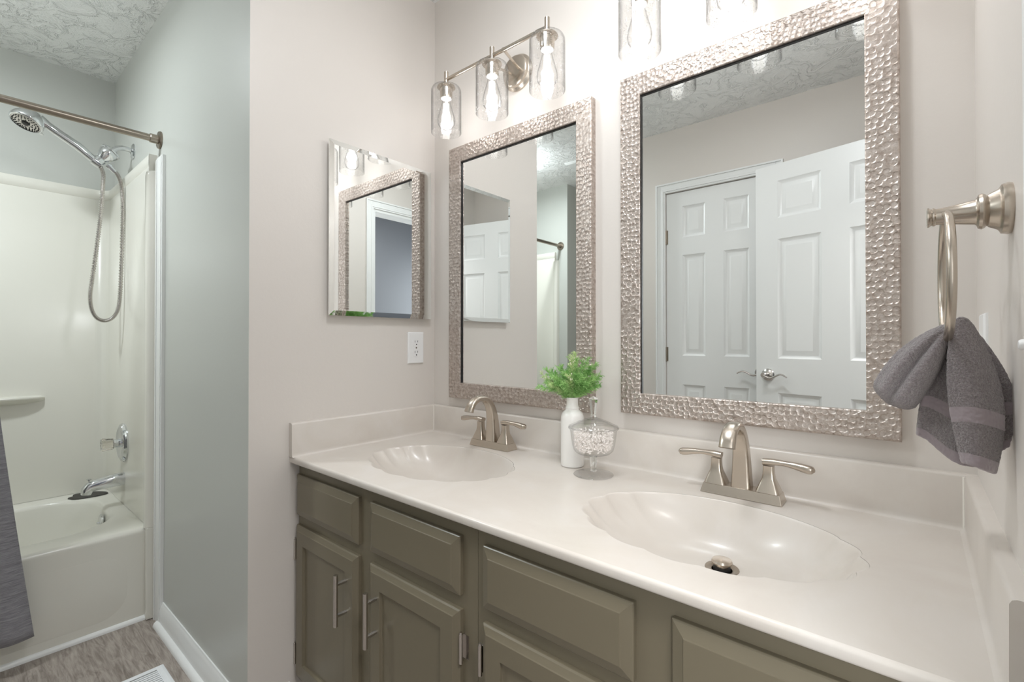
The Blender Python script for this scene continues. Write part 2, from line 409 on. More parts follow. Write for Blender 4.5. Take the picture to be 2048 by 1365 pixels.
# ------------------------------------------------------------------ six panel doors
def door_leaf(mb, w, h, t, cols, rows, both=True):
    """leaf in local x 0..w, z 0..h, front faces -y at y=0, back at y=t"""
    xs = [0] + [c for p in cols for c in p] + [w]
    zs = [0] + [c for p in rows for c in p] + [h]
    prof = [(0, 0), (.004, -.003), (.016, -.011), (.020, -.011), (.040, -.002), (.042, -.002)]
    for side in (0, 1) if both else (0,):
        m2 = MB()
        for i in range(len(xs) - 1):
            for j in range(len(zs) - 1):
                if i % 2 == 1 and j % 2 == 1:
                    m2.relief(xs[i], xs[i + 1], zs[j], zs[j + 1], 0, prof)
                else:
                    m2.add([(xs[i], 0, zs[j]), (xs[i + 1], 0, zs[j]), (xs[i + 1], 0, zs[j + 1]), (xs[i], 0, zs[j + 1])], [(0, 1, 2, 3)])
        if side: m2.v = [(p[0], t - p[1], p[2]) for p in m2.v]; m2.f = [tuple(reversed(f)) for f in m2.f]
        mb.add(m2.v, m2.f)
    for q in ([(0, 0, 0), (0, t, 0), (0, t, h), (0, 0, h)], [(w, t, 0), (w, 0, 0), (w, 0, h), (w, t, h)],
              [(0, 0, h), (w, 0, h), (w, t, h), (0, t, h)], [(0, t, 0), (w, t, 0), (w, 0, 0), (0, 0, 0)]):
        mb.add(q, [(3, 2, 1, 0)] if False else [(0, 1, 2, 3)])
    return mb
ROWS = [(.24, .83), (1.01, 1.635), (1.745, 1.94)]
def lever(parent, x, z, y, s, dirx):
    """lever handle on a face; s=-1 sticks out to -y"""
    R = Matrix.Translation((x, y, z)) @ Matrix.Rotation(pi / 2 * (1 if s < 0 else -1), 4, 'X')
    h = MB(); h.lathe([(0, 0), (.033, 0), (.033, .004), (.028, .011), (.014, .016), (.012, .045), (.015, .052), (.011, .058), (0, .058)], 32, R)
    ro = h.build('handle', M_STEEL, parent)
    pts = []; secs = []
    for i in range(13):
        u = i / 12
        pts.append((x + dirx * (u * .115), y + s * (.052 - .006 * sin(u * pi)), z - .012 * sin(u * 2 * pi) * 1.0 - .006 * u))
        rr = .0075 * (1 - .45 * u); secs.append([(rr * 1.1 * cos(a), rr * .9 * sin(a)) for a in [2 * pi * k / 10 for k in range(10)]])
    MB().sweep(pts, secs).build('lever', M_STEEL, ro)
    return ro
# door 1: closed closet door (seen in the mirror); leaf faces +y
d1 = bpy.data.objects.new('door_1', None); COL.objects.link(d1); d1['kind'] = 'structure'
d1.location = (.2285, FY - .010, .008)
mb = door_leaf(MB(), .60, 2.03, .035, [(.100, .240), (.345, .485)], ROWS)
mb.v = [(p[0], -p[1], p[2]) for p in mb.v]; mb.f = [tuple(reversed(f)) for f in mb.f]
mb.build('door_panel', M_TRIM, d1)
for z in (.20, 1.017, 1.757):
    m_ = MB().cyl((-.002, .006, z - .045), (-.002, .006, z + .045), .006, n=12); m_.box(-.012, .010, -.002, .003, z - .044, z + .044)
    m_.build('hinge', M_NICKEL_D, d1)
lever(d1, .545, .922, .0, 1, -1)
# door 2: open entry door hinged on the right wall
d2 = bpy.data.objects.new('door_2', None); COL.objects.link(d2); d2['kind'] = 'structure'
ang = math.atan2(-1.4988 + 1.6128, 0); dv = Vector((1.2684 - .7776, -1.4988 + 1.6128)); ang = math.atan2(dv.y, dv.x)
d2.location = (.7776, -1.6128, .008); d2.rotation_euler = (0, 0, ang)
mb = door_leaf(MB(), .755, 2.03, .035, [(.112, .318), (.437, .643)], ROWS)
mb.v = [(p[0], -p[1], p[2]) for p in mb.v]; mb.f = [tuple(reversed(f)) for f in mb.f]
mb.build('door_panel', M_TRIM, d2)
lever(d2, .062, .922, 0, 1, 1)
for z in (.20, 1.017, 1.80):
    MB().cyl((.757, .004, z - .045), (.757, .004, z + .045), .006, n=12).build('hinge', M_NICKEL_D, d2)

# ------------------------------------------------------------------ vanity cabinets
FYF, FYD = -.534, -.552      # face frame front, door front
def vanity(x0, x1, fronts, name_label):
    t = thing('vanity_cabinet', name_label, 'cabinet', (x0, 0, 0))
    L = lambda v: v - x0
    w = x1 - x0
    # carcass: sides, bottom, back
    c = MB().box(0, .016, FYF + .018, -.004, .0, .744).box(w - .016, w, FYF + .018, -.004, 0, .744)
    c.box(.016, w - .016, FYF + .018, -.01, .09, .106).box(.016, w - .016, -.01, -.004, .09, .744)
    c.build('carcass', M_CAB, t, smooth=None)
    MB().box(.0, w, -.47, -.455, 0, .09).build('toe_kick', M_CAB, t, smooth=None)
    xs = [L(a) for a, b in fronts for a in (a, b)]
    f = MB()
    f.box(0, xs[0] + .012, FYF, FYF + .018, .09, .744); f.box(xs[1] - .012, xs[2] + .012, FYF, FYF + .018, .09, .744); f.box(xs[3] - .012, w, FYF, FYF + .018, .09, .744)
    for a, b in ((xs[0] + .012, xs[1] - .012), (xs[2] + .012, xs[3] - .012)):
        f.box(a, b, FYF, FYF + .018, .700, .744); f.box(a, b, FYF, FYF + .018, .548, .606); f.box(a, b, FYF, FYF + .018, .09, .122)
    f.build('face_frame', M_CAB, t, smooth=None)
    for k, (a, b) in enumerate(fronts):
        a = L(a); b = L(b)
        y = FYF
        MB().relief(a, b, .588, .7105, y, [(0, 0), (0, .0085), (.002, .0105), (.019, .0165), (.0195, .018), (.023, .018)]).build('drawer_front', M_CAB, t, smooth=None, bevel=.0009)
        d = MB().relief(a, b, .105, .5590, y, [(0, 0), (0, .0085), (.003, .0115), (.013, .0165), (.015, .018), (.052, .018), (.0535, .0115), (.058, .0105), (.064, .0105)])
        do = d.build('door', M_CAB, t, smooth=None, bevel=.0009)
        # bar handle: left door has it on the right, right door on the left
        hx = (b - .0425) if k == 0 else (a + .0400)
        h = MB().cyl((hx, FYD - .030, .381), (hx, FYD - .030, .512), .0058)
        ho = h.build('handle', M_STEEL, do)
        for z in (.407, .487):
            MB().cyl((hx, FYD + .001, z), (hx, FYD - .006, z), .0042).cyl((hx, FYD - .006, z), (hx, FYD - .030, z), .0050).build('post', M_STEEL, ho)
        ex = a - .004 if k == 0 else b + .004
        s = -1 if k == 0 else 1
        for z in (.484, .170):
            g = MB().cyl((ex + s * .001, FYD + .006, z - .030), (ex + s * .001, FYD + .006, z + .030), .0042, n=14)
            g.cyl((ex + s * .001, FYD + .006, z + .030), (ex + s * .001, FYD + .006, z + .0335), .0028, n=12)
            g.box(ex - .001, ex + .001, FYD + .006, FYF, z - .026, z + .026)
            g.box(min(ex, ex + s * .013), max(ex, ex + s * .013), FYF - .0015, FYF, z - .024, z + .024)
            g.build('hinge', M_STEEL, do)
    return t
vanity(0.004, .7625, [(.009, .3435), (.396, .7205)], 'olive grey two-door vanity cabinet against the left wall, two bar handles')
vanity(.7635, 1.520, [(.7850, 1.1050), (1.1650, 1.4900)], 'olive grey two-door vanity cabinet on the right, under the larger-looking sink')

# ------------------------------------------------------------------ countertop with two shell basins
ctop = thing('countertop', 'cream cultured marble vanity top with two shell-shaped sinks', 'countertop', (0, 0, CT))
FR = -.562
SINKS = [(.380, -.304), (1.134, -.306)]
SA, SB = .243, .171
def shell(th, k=1.0):
    d = abs(((th - pi / 2 + pi) % (2 * pi)) - pi)          # angle from the back
    wgt = min(1, max(0, (d - .75) / .45))
    lob = abs(cos(8 * th)) ** .75
    rr = 1 + k * wgt * (-.036 + .046 * lob)
    return SA * cos(th) * rr, SB * sin(th) * rr
NT = 256
for si, ((cx, cyy), (rx0, rx1)) in enumerate(zip(SINKS, ((.0, .757), (.757, RW)))):
    ry0, ry1 = FR + .006, -.018
    # angle list: uniform plus rectangle corner angles
    ths = [2 * pi * k / NT for k in range(NT)]
    for qx, qy in ((rx0, ry0), (rx1, ry0), (rx0, ry1), (rx1, ry1)):
        a = math.atan2(qy - cyy, qx - cx) % (2 * pi)
        i = min(range(NT), key=lambda k: abs(((ths[k] - a + pi) % (2 * pi)) - pi)); ths[i] = a
    flat = MB(); rows = []
    def rect_pt(a):
        dx, dy = cos(a), sin(a); tt = []
        if abs(dx) > 1e-9: tt.append(((rx1 if dx > 0 else rx0) - cx) / dx)
        if abs(dy) > 1e-9: tt.append(((ry1 if dy > 0 else ry0) - cyy) / dy)
        t_ = min(tt); return dx * t_, dy * t_
    vs = []
    for f_ in (1.0, .5, .15, 0.0):
        for a in ths:
            ox, oy = shell(math.atan2(sin(a) / SB, cos(a) / SA)); ox *= 1.012; oy *= 1.012
            rx, ry = rect_pt(a)
            vs.append((cx + ox + (rx - ox) * f_, cyy + oy + (ry - oy) * f_, 0))
    fs = [(j * NT + k, j * NT + (k + 1) % NT, (j + 1) * NT + (k + 1) % NT, (j + 1) * NT + k) for j in range(3) for k in range(NT)]
    if si == 0: TOPV, TOPF = vs, fs
    else: TOPF = TOPF + [tuple(i + len(TOPV) for i in f) for f in fs]; TOPV = TOPV + vs
    # basin
    dep = .098
    ss = [1.012, 1.004, .996, .985, .965, .93, .88, .80, .70, .60, .50, .40, .30, .22, .16, .12]
    zz = [z_ * .83 for z_ in [0, -.0004, -.0020, -.006, -.014, -.027, -.043, -.063, -.082, -.096, -.106, -.112, -.116, -.1175, -.118, -.1185]]
    vs = []; ddx, ddy = .013, .071
    for s_, z_ in zip(ss, zz):
        kk = max(0, min(1, (s_ - .74) / .24))
        for a in ths:
            ox, oy = shell(math.atan2(sin(a) / SB, cos(a) / SA), kk)
            # a soft shell ridge round the basin wall
            rid = 0.004 * math.exp(-((s_ - .72) / .05) ** 2) * max(0, -cos(a)) if s_ < .95 else 0
            if s_ < .25:
                blend = (s_ - .12) / .13; blend = max(0, min(1, blend)); rr = .024
                ox = ox * s_ * blend + rr * cos(a) * (1 - blend); oy = oy * s_ * blend + rr * sin(a) * (1 - blend)
            else: ox *= s_; oy *= s_
            sh = (1 - s_)
            vs.append((cx + ox + ddx * sh, cyy + oy + ddy * sh, z_ + rid))
    m_ = len(ss)
    fs = [(j * NT + k, j * NT + (k + 1) % NT, (j + 1) * NT + (k + 1) % NT, (j + 1) * NT + k) for j in range(m_ - 1) for k in range(NT)]
    bas = MB().add(vs, fs).build('sink_basin', M_MARBLE, ctop, smooth=180)
    dx_, dy_ = cx + ddx * .88, cyy + ddy * .88
    Mx = Matrix.Translation((dx_, dy_, -.0984))
    MB().lathe([(.0, -.012), (.017, -.012), (.019, -.001), (.0225, .0015), (.031, .0018), (.032, -.001)], 40, Mx).build('drain_flange', M_NICKEL_D, bas)
    MB().lathe([(.016, -.011), (.016, .003), (.0155, .0045), (0, .0045)], 32, Mx).build('drain_recess', M_BLACK, bas)
    MB().lathe([(0, .0), (.012, .0), (.012, .010), (.0185, .011), (.0195, .014), (.0175, .018), (.008, .0195), (0, .0195)], 40, Mx).build('stopper', M_NICKEL, bas)
top = MB().add(TOPV, TOPF)
# rounded front edge, underside
prof = [(FR + .006, 0), (FR + .003, -.001), (FR + .0008, -.003), (FR, -.006), (FR, -.0145), (FR + .001, -.017), (FR + .003, -.0185), (-.02, -.0185)]
o_ = len(top.v)
top.v += [(0, y, z) for y, z in prof] + [(RW, y, z) for y, z in prof]
n_ = len(prof)
top.f += [(o_ + i + 1, o_ + i, o_ + n_ + i, o_ + n_ + i + 1) for i in range(n_ - 1) if i < 6]
top.build('slab', M_MARBLE, ctop, smooth=60)
# splashes with a small cove
def splash(name, axis, a, b):
    prof = [(0, 0), (.026, 0), (.0215, .002), (.0195, .006), (.019, .012), (.0185, .096), (.0165, .1000), (.013, .1015), (0, .1015)]
    m_ = MB(); extrude_profile(m_, prof, a, b, axis); return m_.build(name, M_MARBLE, ctop, smooth=50)
splash('backsplash', lambda t, d, z: (t, -d, z), 0.0, RW)
splash('side_splash', lambda t, d, z: (d, t, z), FR - .002, -.019)
splash('side_splash', lambda t, d, z: (RW - d, t, z), FR - .002, -.019)
for x in (.0195, RW - .0195):
    MB().cyl((x, -.0195, .004), (x, -.0195, .098), .0022, n=8).build('caulk_line', M_CAULK, ctop)

# ------------------------------------------------------------------ faucets
def superell(a, b, n=20, p=4.0):
    out = []
    for k in range(n):
        t_ = 2 * pi * k / n; c_, s_ = cos(t_), sin(t_)
        out.append((a * abs(c_) ** (2 / p) * (1 if c_ >= 0 else -1), b * abs(s_) ** (2 / p) * (1 if s_ >= 0 else -1)))
    return out
def faucet(cx, label):
    t = thing('faucet', label, 'faucet', (cx, -.075, CT + .0004), 'faucets')
    MB().prism(-.084, .084, -.0255, .0255, 0, -.0785, .0785, -.020, .020, .0215).build('base_plate', M_NICKEL, t, smooth=None, bevel=.0012)
    # spout
    pth = [(.000, .0215), (.000, .045), (-.001, .070), (-.003, .095), (-.008, .118), (-.018, .140), (-.034, .156), (-.054, .164), (-.074, .163), (-.092, .154), (-.104, .140), (-.110, .126)]
    pth = [(0, y, z) for y, z in pth]
    hw = [.0205, .019, .0178, .0165, .0155, .0145, .0140, .0140, .0145, .0152, .0160, .0165]
    hd = [.0185, .017, .0158, .0145, .0130, .0112, .0100, .0095, .0092, .0090, .0092, .0095]
    ps = [6, 6, 6, 5.5, 5, 4.5, 4, 3.4, 3.0, 2.8, 2.6, 2.6]
    # resample
    def rs(L, u):
        x = u * (len(L) - 1); i = min(int(x), len(L) - 2); f = x - i
        p0, p1, p2, p3 = L[max(i - 1, 0)], L[i], L[i + 1], L[min(i + 2, len(L) - 1)]
        def cr(a, b, c, d): return .5 * (2 * b + (-a + c) * f + (2 * a - 5 * b + 4 * c - d) * f * f + (-a + 3 * b - 3 * c + d) * f ** 3)
        return tuple(cr(*q) for q in zip(p0, p1, p2, p3)) if isinstance(p1, tuple) else cr(p0, p1, p2, p3)
    K = 36
    pts = [rs(pth, i / (K - 1)) for i in range(K)]
    secs = [superell(rs(hw, i / (K - 1)), rs(hd, i / (K - 1)), 32, rs(ps, i / (K - 1))) for i in range(K)]
    sp = MB().sweep(pts, secs, up=(0, 1, 0)).build('spout', M_NICKEL, t, smooth=28)
    MB().cyl((0, .0235, .0215), (0, .0235, .060), .0022, n=10).lathe([(0, 0), (.004, 0), (.005, .004), (.004, .009), (0, .010)], 14, Matrix.Translation((0, .0235, .058))).build('lift_rod', M_NICKEL, t)
    for s in (-1, 1):
        hx = s * .0545
        m_ = MB()
        lv = [(.0235, .0215), (.0205, .030), (.0165, .040), (.0128, .050), (.0112, .060), (.0106, .070), (.0108, .0775)]
        m_.sweep([(hx, 0, z) for r, z in lv], [superell(r, r * .92, 28, 7 if z < .05 else 5) for r, z in lv], up=(0, 1, 0))
        h = m_.build('handle', M_NICKEL, t, smooth=30)
        pts = []; secs = []
        for i in range(22):
            u = i / 21
            x = -.0115 + .098 * u
            z = .0845 + .0035 * sin(min(1, u * 1.15) * pi) - .003 * u
            if u < .22: hw_, th_ = .0108, .0065
            else:
                q = (u - .22) / .78
                hw_ = .0108 - .0030 * sin(min(q * 2.2, 1) * pi / 2) + .0034 * q
                th_ = .0062 - .0014 * min(1, q * 3) + .0034 * min(1, max(0, q - .25) * 2)
            if u > .9: e = ((u - .9) / .1); hw_ *= math.sqrt(max(.03, 1 - e * e * .97)); th_ *= math.sqrt(max(.06, 1 - e * e * .9))
            pts.append((hx + s * x, -.006 * u * u, z))
            secs.append(superell(hw_, th_, 20, 3.2))
        MB().sweep(pts, secs, up=(0, 0, 1)).build('lever', M_NICKEL, h, smooth=40)
    return t
f1 = faucet(.380, 'brushed nickel faucet behind the left sink, below the smaller-looking mirror')
f2 = copy_tree(f1); f2.location = (1.1386, -.075, CT + .0004)
f2['label'] = 'brushed nickel faucet behind the right sink, below the larger-looking mirror'

# ------------------------------------------------------------------ framed mirrors
def framed_mirror(x0, x1, z0, z1, label):
    t = thing('framed_mirror', label, 'mirror', (x0, 0, z0), 'hammered mirrors')
    w, h = x1 - x0, z1 - z0; fw = .057
    m_ = MB()
    prof = [(0, 0), (0, .0215), (.0015, .0235), (.004, .0245), (fw - .006, .0205), (fw - .003, .0200), (fw - .001, .0185), (fw - .001, .010)]
    n = len(prof); vs = []; fs = []
    for ins, d in prof: vs += [(ins, -d, ins), (w - ins, -d, ins), (w - ins, -d, h - ins), (ins, -d, h - ins)]
    for i in range(n - 1):
        for k in range(4): fs.append((4 * i + k, 4 * i + (k + 1) % 4, 4 * i + 4 + (k + 1) % 4, 4 * i + 4 + k))
    m_.add(vs, fs); m_.build('frame', M_HAM, t, smooth=20)
    a, b = fw - .001, fw + .0016
    l_ = MB()  # dark strips paint the shade of the unlit inner lip
    for q in ((a, w - a, h - b, h - a), (a, b, a, h - b)):
        l_.box(q[0], q[1], -.0135, -.009, q[2], q[3])
    l_.build('lip_shade', M_LIP_SHADE, t, smooth=None)
    MB().box(a, w - a, -.0095, -.004, a, h - a).build('mirror_glass', M_MIRROR, t, smooth=None)
    return t
framed_mirror(.1085, .7205, .9015, 1.8245, 'hammered silver framed mirror on the left, over the left sink beside the outlet')
framed_mirror(.8125, 1.4165, .9140, 1.8370, 'hammered silver framed mirror on the right, beside the towel ring')

# medicine cabinet on the left wall (x=0)
mc = thing('medicine_cabinet', 'mirror-fronted medicine cabinet on the left wall above the white outlet', 'cabinet', (0, -.242, 1.1930))
w, h = .415, .562
MB().box(0, .016, -w / 2 + .012, w / 2 - .012, .010, h - .010).build('body', M_PLASTIC, mc, smooth=None)
prof = [(0, .0165), (0, .0205), (.016, .0232), (.0165, .0232)]
vs = []; fs = []
for ins, d in prof: vs += [(d, w / 2 - ins, ins), (d, -w / 2 + ins, ins), (d, -w / 2 + ins, h - ins), (d, w / 2 - ins, h - ins)]
for i in range(3):
    for k in range(4): fs.append((4 * i + (k + 1) % 4, 4 * i + k, 4 * i + 4 + k, 4 * i + 4 + (k + 1) % 4))
fs.append((15, 14, 13, 12)); fs.append((0, 1, 2, 3))
MB().add(vs, fs).build('mirror_door', M_MIRROR, mc, smooth=None)

# ------------------------------------------------------------------ outlet & switch
def outlet(loc, label, rot):
    t = thing('electrical_outlet', label, 'outlet', loc, None, rot)
    # local: face towards -y
    MB().relief(-.036, .036, -.0585, .0585, 0, [(0, 0), (0, .003), (.003, .0055), (.004, .0055)]).build('cover_plate', M_PLASTIC, t, smooth=None, bevel=.0006)
    for z in (.0195, -.0195):
        m_ = MB(); m_.sweep([(0, -.0054, z), (0, -.0068, z)], [superell(.0165, .0145, 28, 3)], up=(0, 0, 1))
        r = m_.build('receptacle', M_PLASTIC, t)
        MB().box(-.0070, -.0054, -.0072, -.0066, z + .000, z + .008).box(.0054, .0070, -.0072, -.0066, z + .001, z + .008).cyl((0, -.0066, z - .007), (0, -.0073, z - .007), .0024, n=12).build('slots', M_SLOT, r)
    MB().cyl((0, -.0054, 0), (0, -.0066, 0), .003, n=14).build('screw', M_STEEL, t)
    return t
outlet((0, -.093, 1.0850), 'white duplex wall outlet under the medicine cabinet', pi / 2)
sw = thing('light_switch', 'white wall switch plate on the right wall behind the grey towel', 'switch', (RW, -.150, 1.098), None, -pi / 2)
MB().relief(-.036, .036, -.0585, .0585, 0, [(0, 0), (0, .003), (.003, .0055), (.004, .0055)]).build('cover_plate', M_PLASTIC, sw, smooth=None, bevel=.0006)
MB().prism(-.005, .005, -.0165, -.0050, -.012, -.005, .005, -.009, -.005, .012).build('toggle', M_PLASTIC, sw, smooth=None)
sw2 = thing('night_light', 'tiny white knob on the right wall at the photo edge, right of the towel', 'knob', (RW, -.511, 1.1095), None, -pi / 2)
MB().lathe([(0, 0), (.006, 0), (.0055, .003), (.004, .005), (0, .0055)], 20, Matrix.Rotation(pi / 2, 4, 'X')).build('knob', M_PLASTIC, sw2)
bk = thing('wall_hook', 'small black hook on the right wall just below the grey towel', 'hook', (RW, -.300, .962))
MB().tube([(-.0, 0, .02), (-.010, 0, .018), (-.014, 0, .005), (-.014, 0, -.005)], [.003, .0035, .0045, .005], 12).lathe([(0, -.005), (.0045, -.0035), (.0058, 0), (.005, .004), (0, .005)], 16, Matrix.Translation((-.014, 0, -.006))).build('hook', M_BLACK, bk)

# ------------------------------------------------------------------ vanity lights
def vanity_light(cx, label):
    t = thing('vanity_light', label, 'wall light', (cx, 0, 2.006), 'vanity lights')
    RX = Matrix.Rotation(pi / 2, 4, 'X')
    MB().lathe([(0, 0), (.060, 0), (.060, .006), (.052, .013), (.050, .022), (.044, .026), (0, .028)], 56, RX).build('wall_plate', M_NICKEL, t)
    for s in (-1, 1):
        MB().cyl((s * .020, -.024, 0), (s * .048, -.128, 0), .0045).cyl((s * .048, -.1285, 0), (s * .049, -.134, 0), .0058).build('arm', M_NICKEL, t)
    MB().cyl((-.214, -.130, 0), (.214, -.130, 0), .0058).build('crossbar', M_NICKEL, t)
    for k in (-1, 0, 1):
        x = k * .2135; Mx = Matrix.Translation((x, -.130, 0))
        s = MB().lathe([(0, .026), (.0078, .026), (.0078, -.012), (.012, -.0145), (.0245, -.0205), (.026, -.0225), (.0255, -.024), (0, -.024)], 32, Mx)
        s.lathe([(0, -.024), (.0305, -.0245), (.0312, -.028), (.0215, -.0295), (.0205, -.060), (.0185, -.064), (.0165, -.064), (0, -.058)], 32, Mx)
        so = s.build('socket', M_NICKEL, t)
        MB().lathe([(.0175, -.0615), (.0175, -.066), (.014, -.067), (.013, -.064), (0, -.064)], 28, Mx).build('socket_ring', M_PLASTIC, so)
        # shade: cylinder open at the bottom, rounded shoulder
        pr_ = [(.029, -.0265), (.040, -.0270), (.0475, -.0305), (.0510, -.038), (.0515, -.050), (.0515, -.181), (.0512, -.183), (.0500, -.1832), (.0497, -.181), (.0497, -.050), (.049, -.039), (.0465, -.0335)]
        MB().lathe(pr_, 64, Mx).build('glass_shade', M_SEED, t, smooth=60)
        bulb = MB().lathe([(.0125, -.064), (.013, -.072), (.0150, -.082), (.0215, -.105), (.0285, -.130), (.0300, -.142), (.0275, -.156), (.0190, -.166), (.0090, -.171), (0, -.172)], 36, Mx).build('bulb', M_BULBG, t, smooth=80)
        fil = MB()
        for q in range(6):
            a = q * pi / 3
            fil.cyl((x + .0062 * cos(a), -.130 + .0062 * sin(a), -.084), (x + .0098 * cos(a), -.130 + .0098 * sin(a), -.150), .0030, .0036, n=10)
        fil.cyl((x, -.130, -.070), (x, -.130, -.148), .0024, .0024, n=10)
        fil.build('filament', M_FIL, bulb)
        ld = bpy.data.lights.new('bulb_light', 'POINT'); ld.energy = BULB_W; ld.color = BULB_C; ld.shadow_soft_size = .02
        lo = bpy.data.objects.new('bulb_light', ld); COL.objects.link(lo); lo.parent = t; lo.location = (x, -.130, -.120)
    return t
v1 = vanity_light(.4265, 'brushed nickel three-bulb light over the left mirror')
v2 = copy_tree(v1); v2.location = (1.1345, 0, 2.006)
v2['label'] = 'three-bulb light over the right mirror, its glass shades cut off by the photo top'

# ------------------------------------------------------------------ ceiling light by the tub
cl = thing('ceiling_light', 'round flush ceiling light above the bathtub side of the room', 'ceiling light', (-.79, -1.48, CZ))
MB().lathe([(0, 0), (.100, 0), (.100, -.018), (.094, -.022), (.088, -.022)], 48).build('rim', M_TRIM, cl)
MB().lathe([(.090, -.018), (.086, -.034), (.070, -.048), (.035, -.056), (0, -.058)], 48).build('diffuser', M_DIFF, cl)
cl_fill = thing('ceiling_light', 'added unseen round fill light above the right half of the vanity', 'ceiling light', (.86, -.64, CZ))  # added fixture for the fill lamp over the vanity
MB().lathe([(0, 0), (.140, 0), (.140, -.020), (.134, -.024), (.124, -.024)], 48).build('rim', M_TRIM, cl_fill)
MB().lathe([(.126, -.020), (.120, -.036), (.100, -.050), (.05, -.060), (0, -.062)], 48).build('diffuser', M_DIFF, cl_fill)
vt = thing('ceiling_vent', 'white ceiling vent whose edge shows at the top right of the left mirror', 'vent', (-.47, -1.86, CZ))
MB().relief(-.10, .10, -.10, .10, 0, [(0, 0), (0, .006), (.012, .014), (.018, .014)], Matrix.Rotation(pi / 2, 4, 'X')).build('cover', M_TRIM, vt, smooth=None)
h2 = thing('hallway_fill_fixture', 'added unseen fill light in the hallway behind the doorway', 'ceiling light', (2.05, -1.05, CZ))  # added fixture for the hallway fill lamp
MB().lathe([(0, 0), (.21, 0), (.21, -.03), (.20, -.05), (0, -.06)], 40).build('diffuser', M_DIFF, h2)

# ------------------------------------------------------------------ towel ring and towel
tr = thing('towel_ring', 'brushed nickel towel ring on the right wall holding a grey towel', 'towel ring', (RW, -.428, 1.268))
Rm = Matrix.Rotation(-pi / 2, 4, 'Y')
MB().lathe([(0, 0), (.029, 0), (.0300, .003), (.0285, .0085), (.0255, .0100), (.0235, .0115), (.0195, .0190), (.0178, .0205), (.0200, .0225), (.0212, .0250), (.0200, .0280), (.0160, .0295),
            (.0148, .031), (.0115, .050), (.0100, .0620), (.0100, .0660), (.0112, .0675), (.0112, .0690), (.0102, .0700), (.0108, .0715), (.0122, .0725), (.0122, .0740), (.009, .0748), (0, .075)], 40, Rm).build('post', M_NICKEL, tr)
rc = Vector((-.0565, 0, -.076)); pts = []
for k in range(72):
    a = 2 * pi * k / 72; yy = .0765 * sin(a); zz_ = .0765 * cos(a)
    pts.append((rc.x - yy * .023, yy, rc.z + zz_))
MB().tube(pts, .0047, 14, closed=True).build('ring', M_NICKEL, tr, smooth=80)

M_TOWEL = mat('terry_cloth', (120, 111, 112), 0.95, **{'Sheen Weight': 0.5, 'Sheen Roughness': 0.6})
n, l, b = nodes(M_TOWEL)
uvn = N(M_TOWEL, 'ShaderNodeUVMap'); sep = N(M_TOWEL, 'ShaderNodeSeparateXYZ'); l.new(uvn.outputs[0], sep.inputs[0])
band = ramp(M_TOWEL, sep.outputs[1], [(0.0, bw(1)), (.60, bw(1)), (.605, bw(0)), (.70, bw(0)), (.705, bw(1)), (.905, bw(1)), (.915, bw(0))], 'CONSTANT')
vob = coords(M_TOWEL)
tz = noise_tex(M_TOWEL, vob, 520, 3, 0.7); t2 = noise_tex(M_TOWEL, vob, 900, 1, 0.5)
mm = N(M_TOWEL, 'ShaderNodeMath', operation='MULTIPLY'); l.new(tz, mm.inputs[0]); l.new(band, mm.inputs[1])
bpn = N(M_TOWEL, 'ShaderNodeBump'); bpn.inputs['Strength'].default_value = 1.0; bpn.inputs['Distance'].default_value = .004
l.new(mm.outputs[0], bpn.inputs['Height']); l.new(bpn.outputs[0], b.inputs['Normal'])
tcol = ramp(M_TOWEL, tz, [(.30, (104, 95, 95)), (.52, (142, 131, 132)), (.72, (172, 162, 163))])
mixc = N(M_TOWEL, 'ShaderNodeMix', data_type='RGBA'); l.new(band, mixc.inputs[0]); mixc.inputs[6].default_value = s2l((150, 138, 142)); l.new(tcol, mixc.inputs[7])
l.new(mixc.outputs[2], b.inputs['Base Color'])
towel = thing('hand_towel', 'folded grey terry hand towel hanging through the ring', 'towel', (1.470, -.425, 1.118))
def uvmap(o, fn):
    me = o.data; uvl = me.uv_layers.new(name='UVMap')
    for lp in me.loops: uvl.data[lp.index].uv = fn(lp.vertex_index)
def lerp(a, b, t_): return a + (b - a) * t_
def terry(o, amp=.0016):
    sb = o.modifiers.new('sub', 'SUBSURF'); sb.levels = sb.render_levels = 2
    tx = bpy.data.textures.new('terry', 'CLOUDS'); tx.noise_scale = .0035; tx.noise_depth = 2
    dm = o.modifiers.new('disp', 'DISPLACE'); dm.texture = tx; dm.strength = amp; dm.mid_level = .5; dm.texture_coords = 'GLOBAL'
# left lobe: thick rolled fold swinging out to the left, two rolls with a crease between
def lobe(u, v):
    # v along the length (0 ring .. 1 tip), u round the section
    cxp = lerp(0.004, -.060, v ** .85) ; czp = lerp(.012, -.088, v ** 1.12)
    a = 2 * pi * u
    hw_ = .008 + .0185 * math.sin(min(1, v * 1.45) * pi / 2)
    hd_ = .012 + .020 * math.sin(min(1, v * 1.6) * pi / 2)
    if v > .86:
        e = (v - .86) / .14; k = math.sqrt(max(.0004, 1 - e * e)); hw_ *= k; hd_ *= k
    # section frame: perpendicular to path in xz, and y
    ca, sa = cos(a), sin(a)
    crease = math.exp(-((((a - 1.45 * pi + pi) % (2 * pi)) - pi) / .22) ** 2) * .40 * min(1, v * 3) + math.exp(-((((a - 1.12 * pi + pi) % (2 * pi)) - pi) / .20) ** 2) * .16 * min(1, v * 3)
    r = 1 - crease
    px, pz = ca * hw_ * r, 0
    nx, nz_ = .84, -.54     # direction across the lobe in xz
    return (cxp + nx * px, sa * hd_ * r, czp + nz_ * px)
m_ = MB().grid(lobe, 48, 40, wrap=True)
m_.v = m_.v; m_.f.append(tuple(range(48))); m_.f.append(tuple(39 * 48 + k for k in range(48))[::-1])
lo = m_.build('folded_end', M_TOWEL, towel, smooth=180); uvmap(lo, lambda i: (.5, .3)); terry(lo)
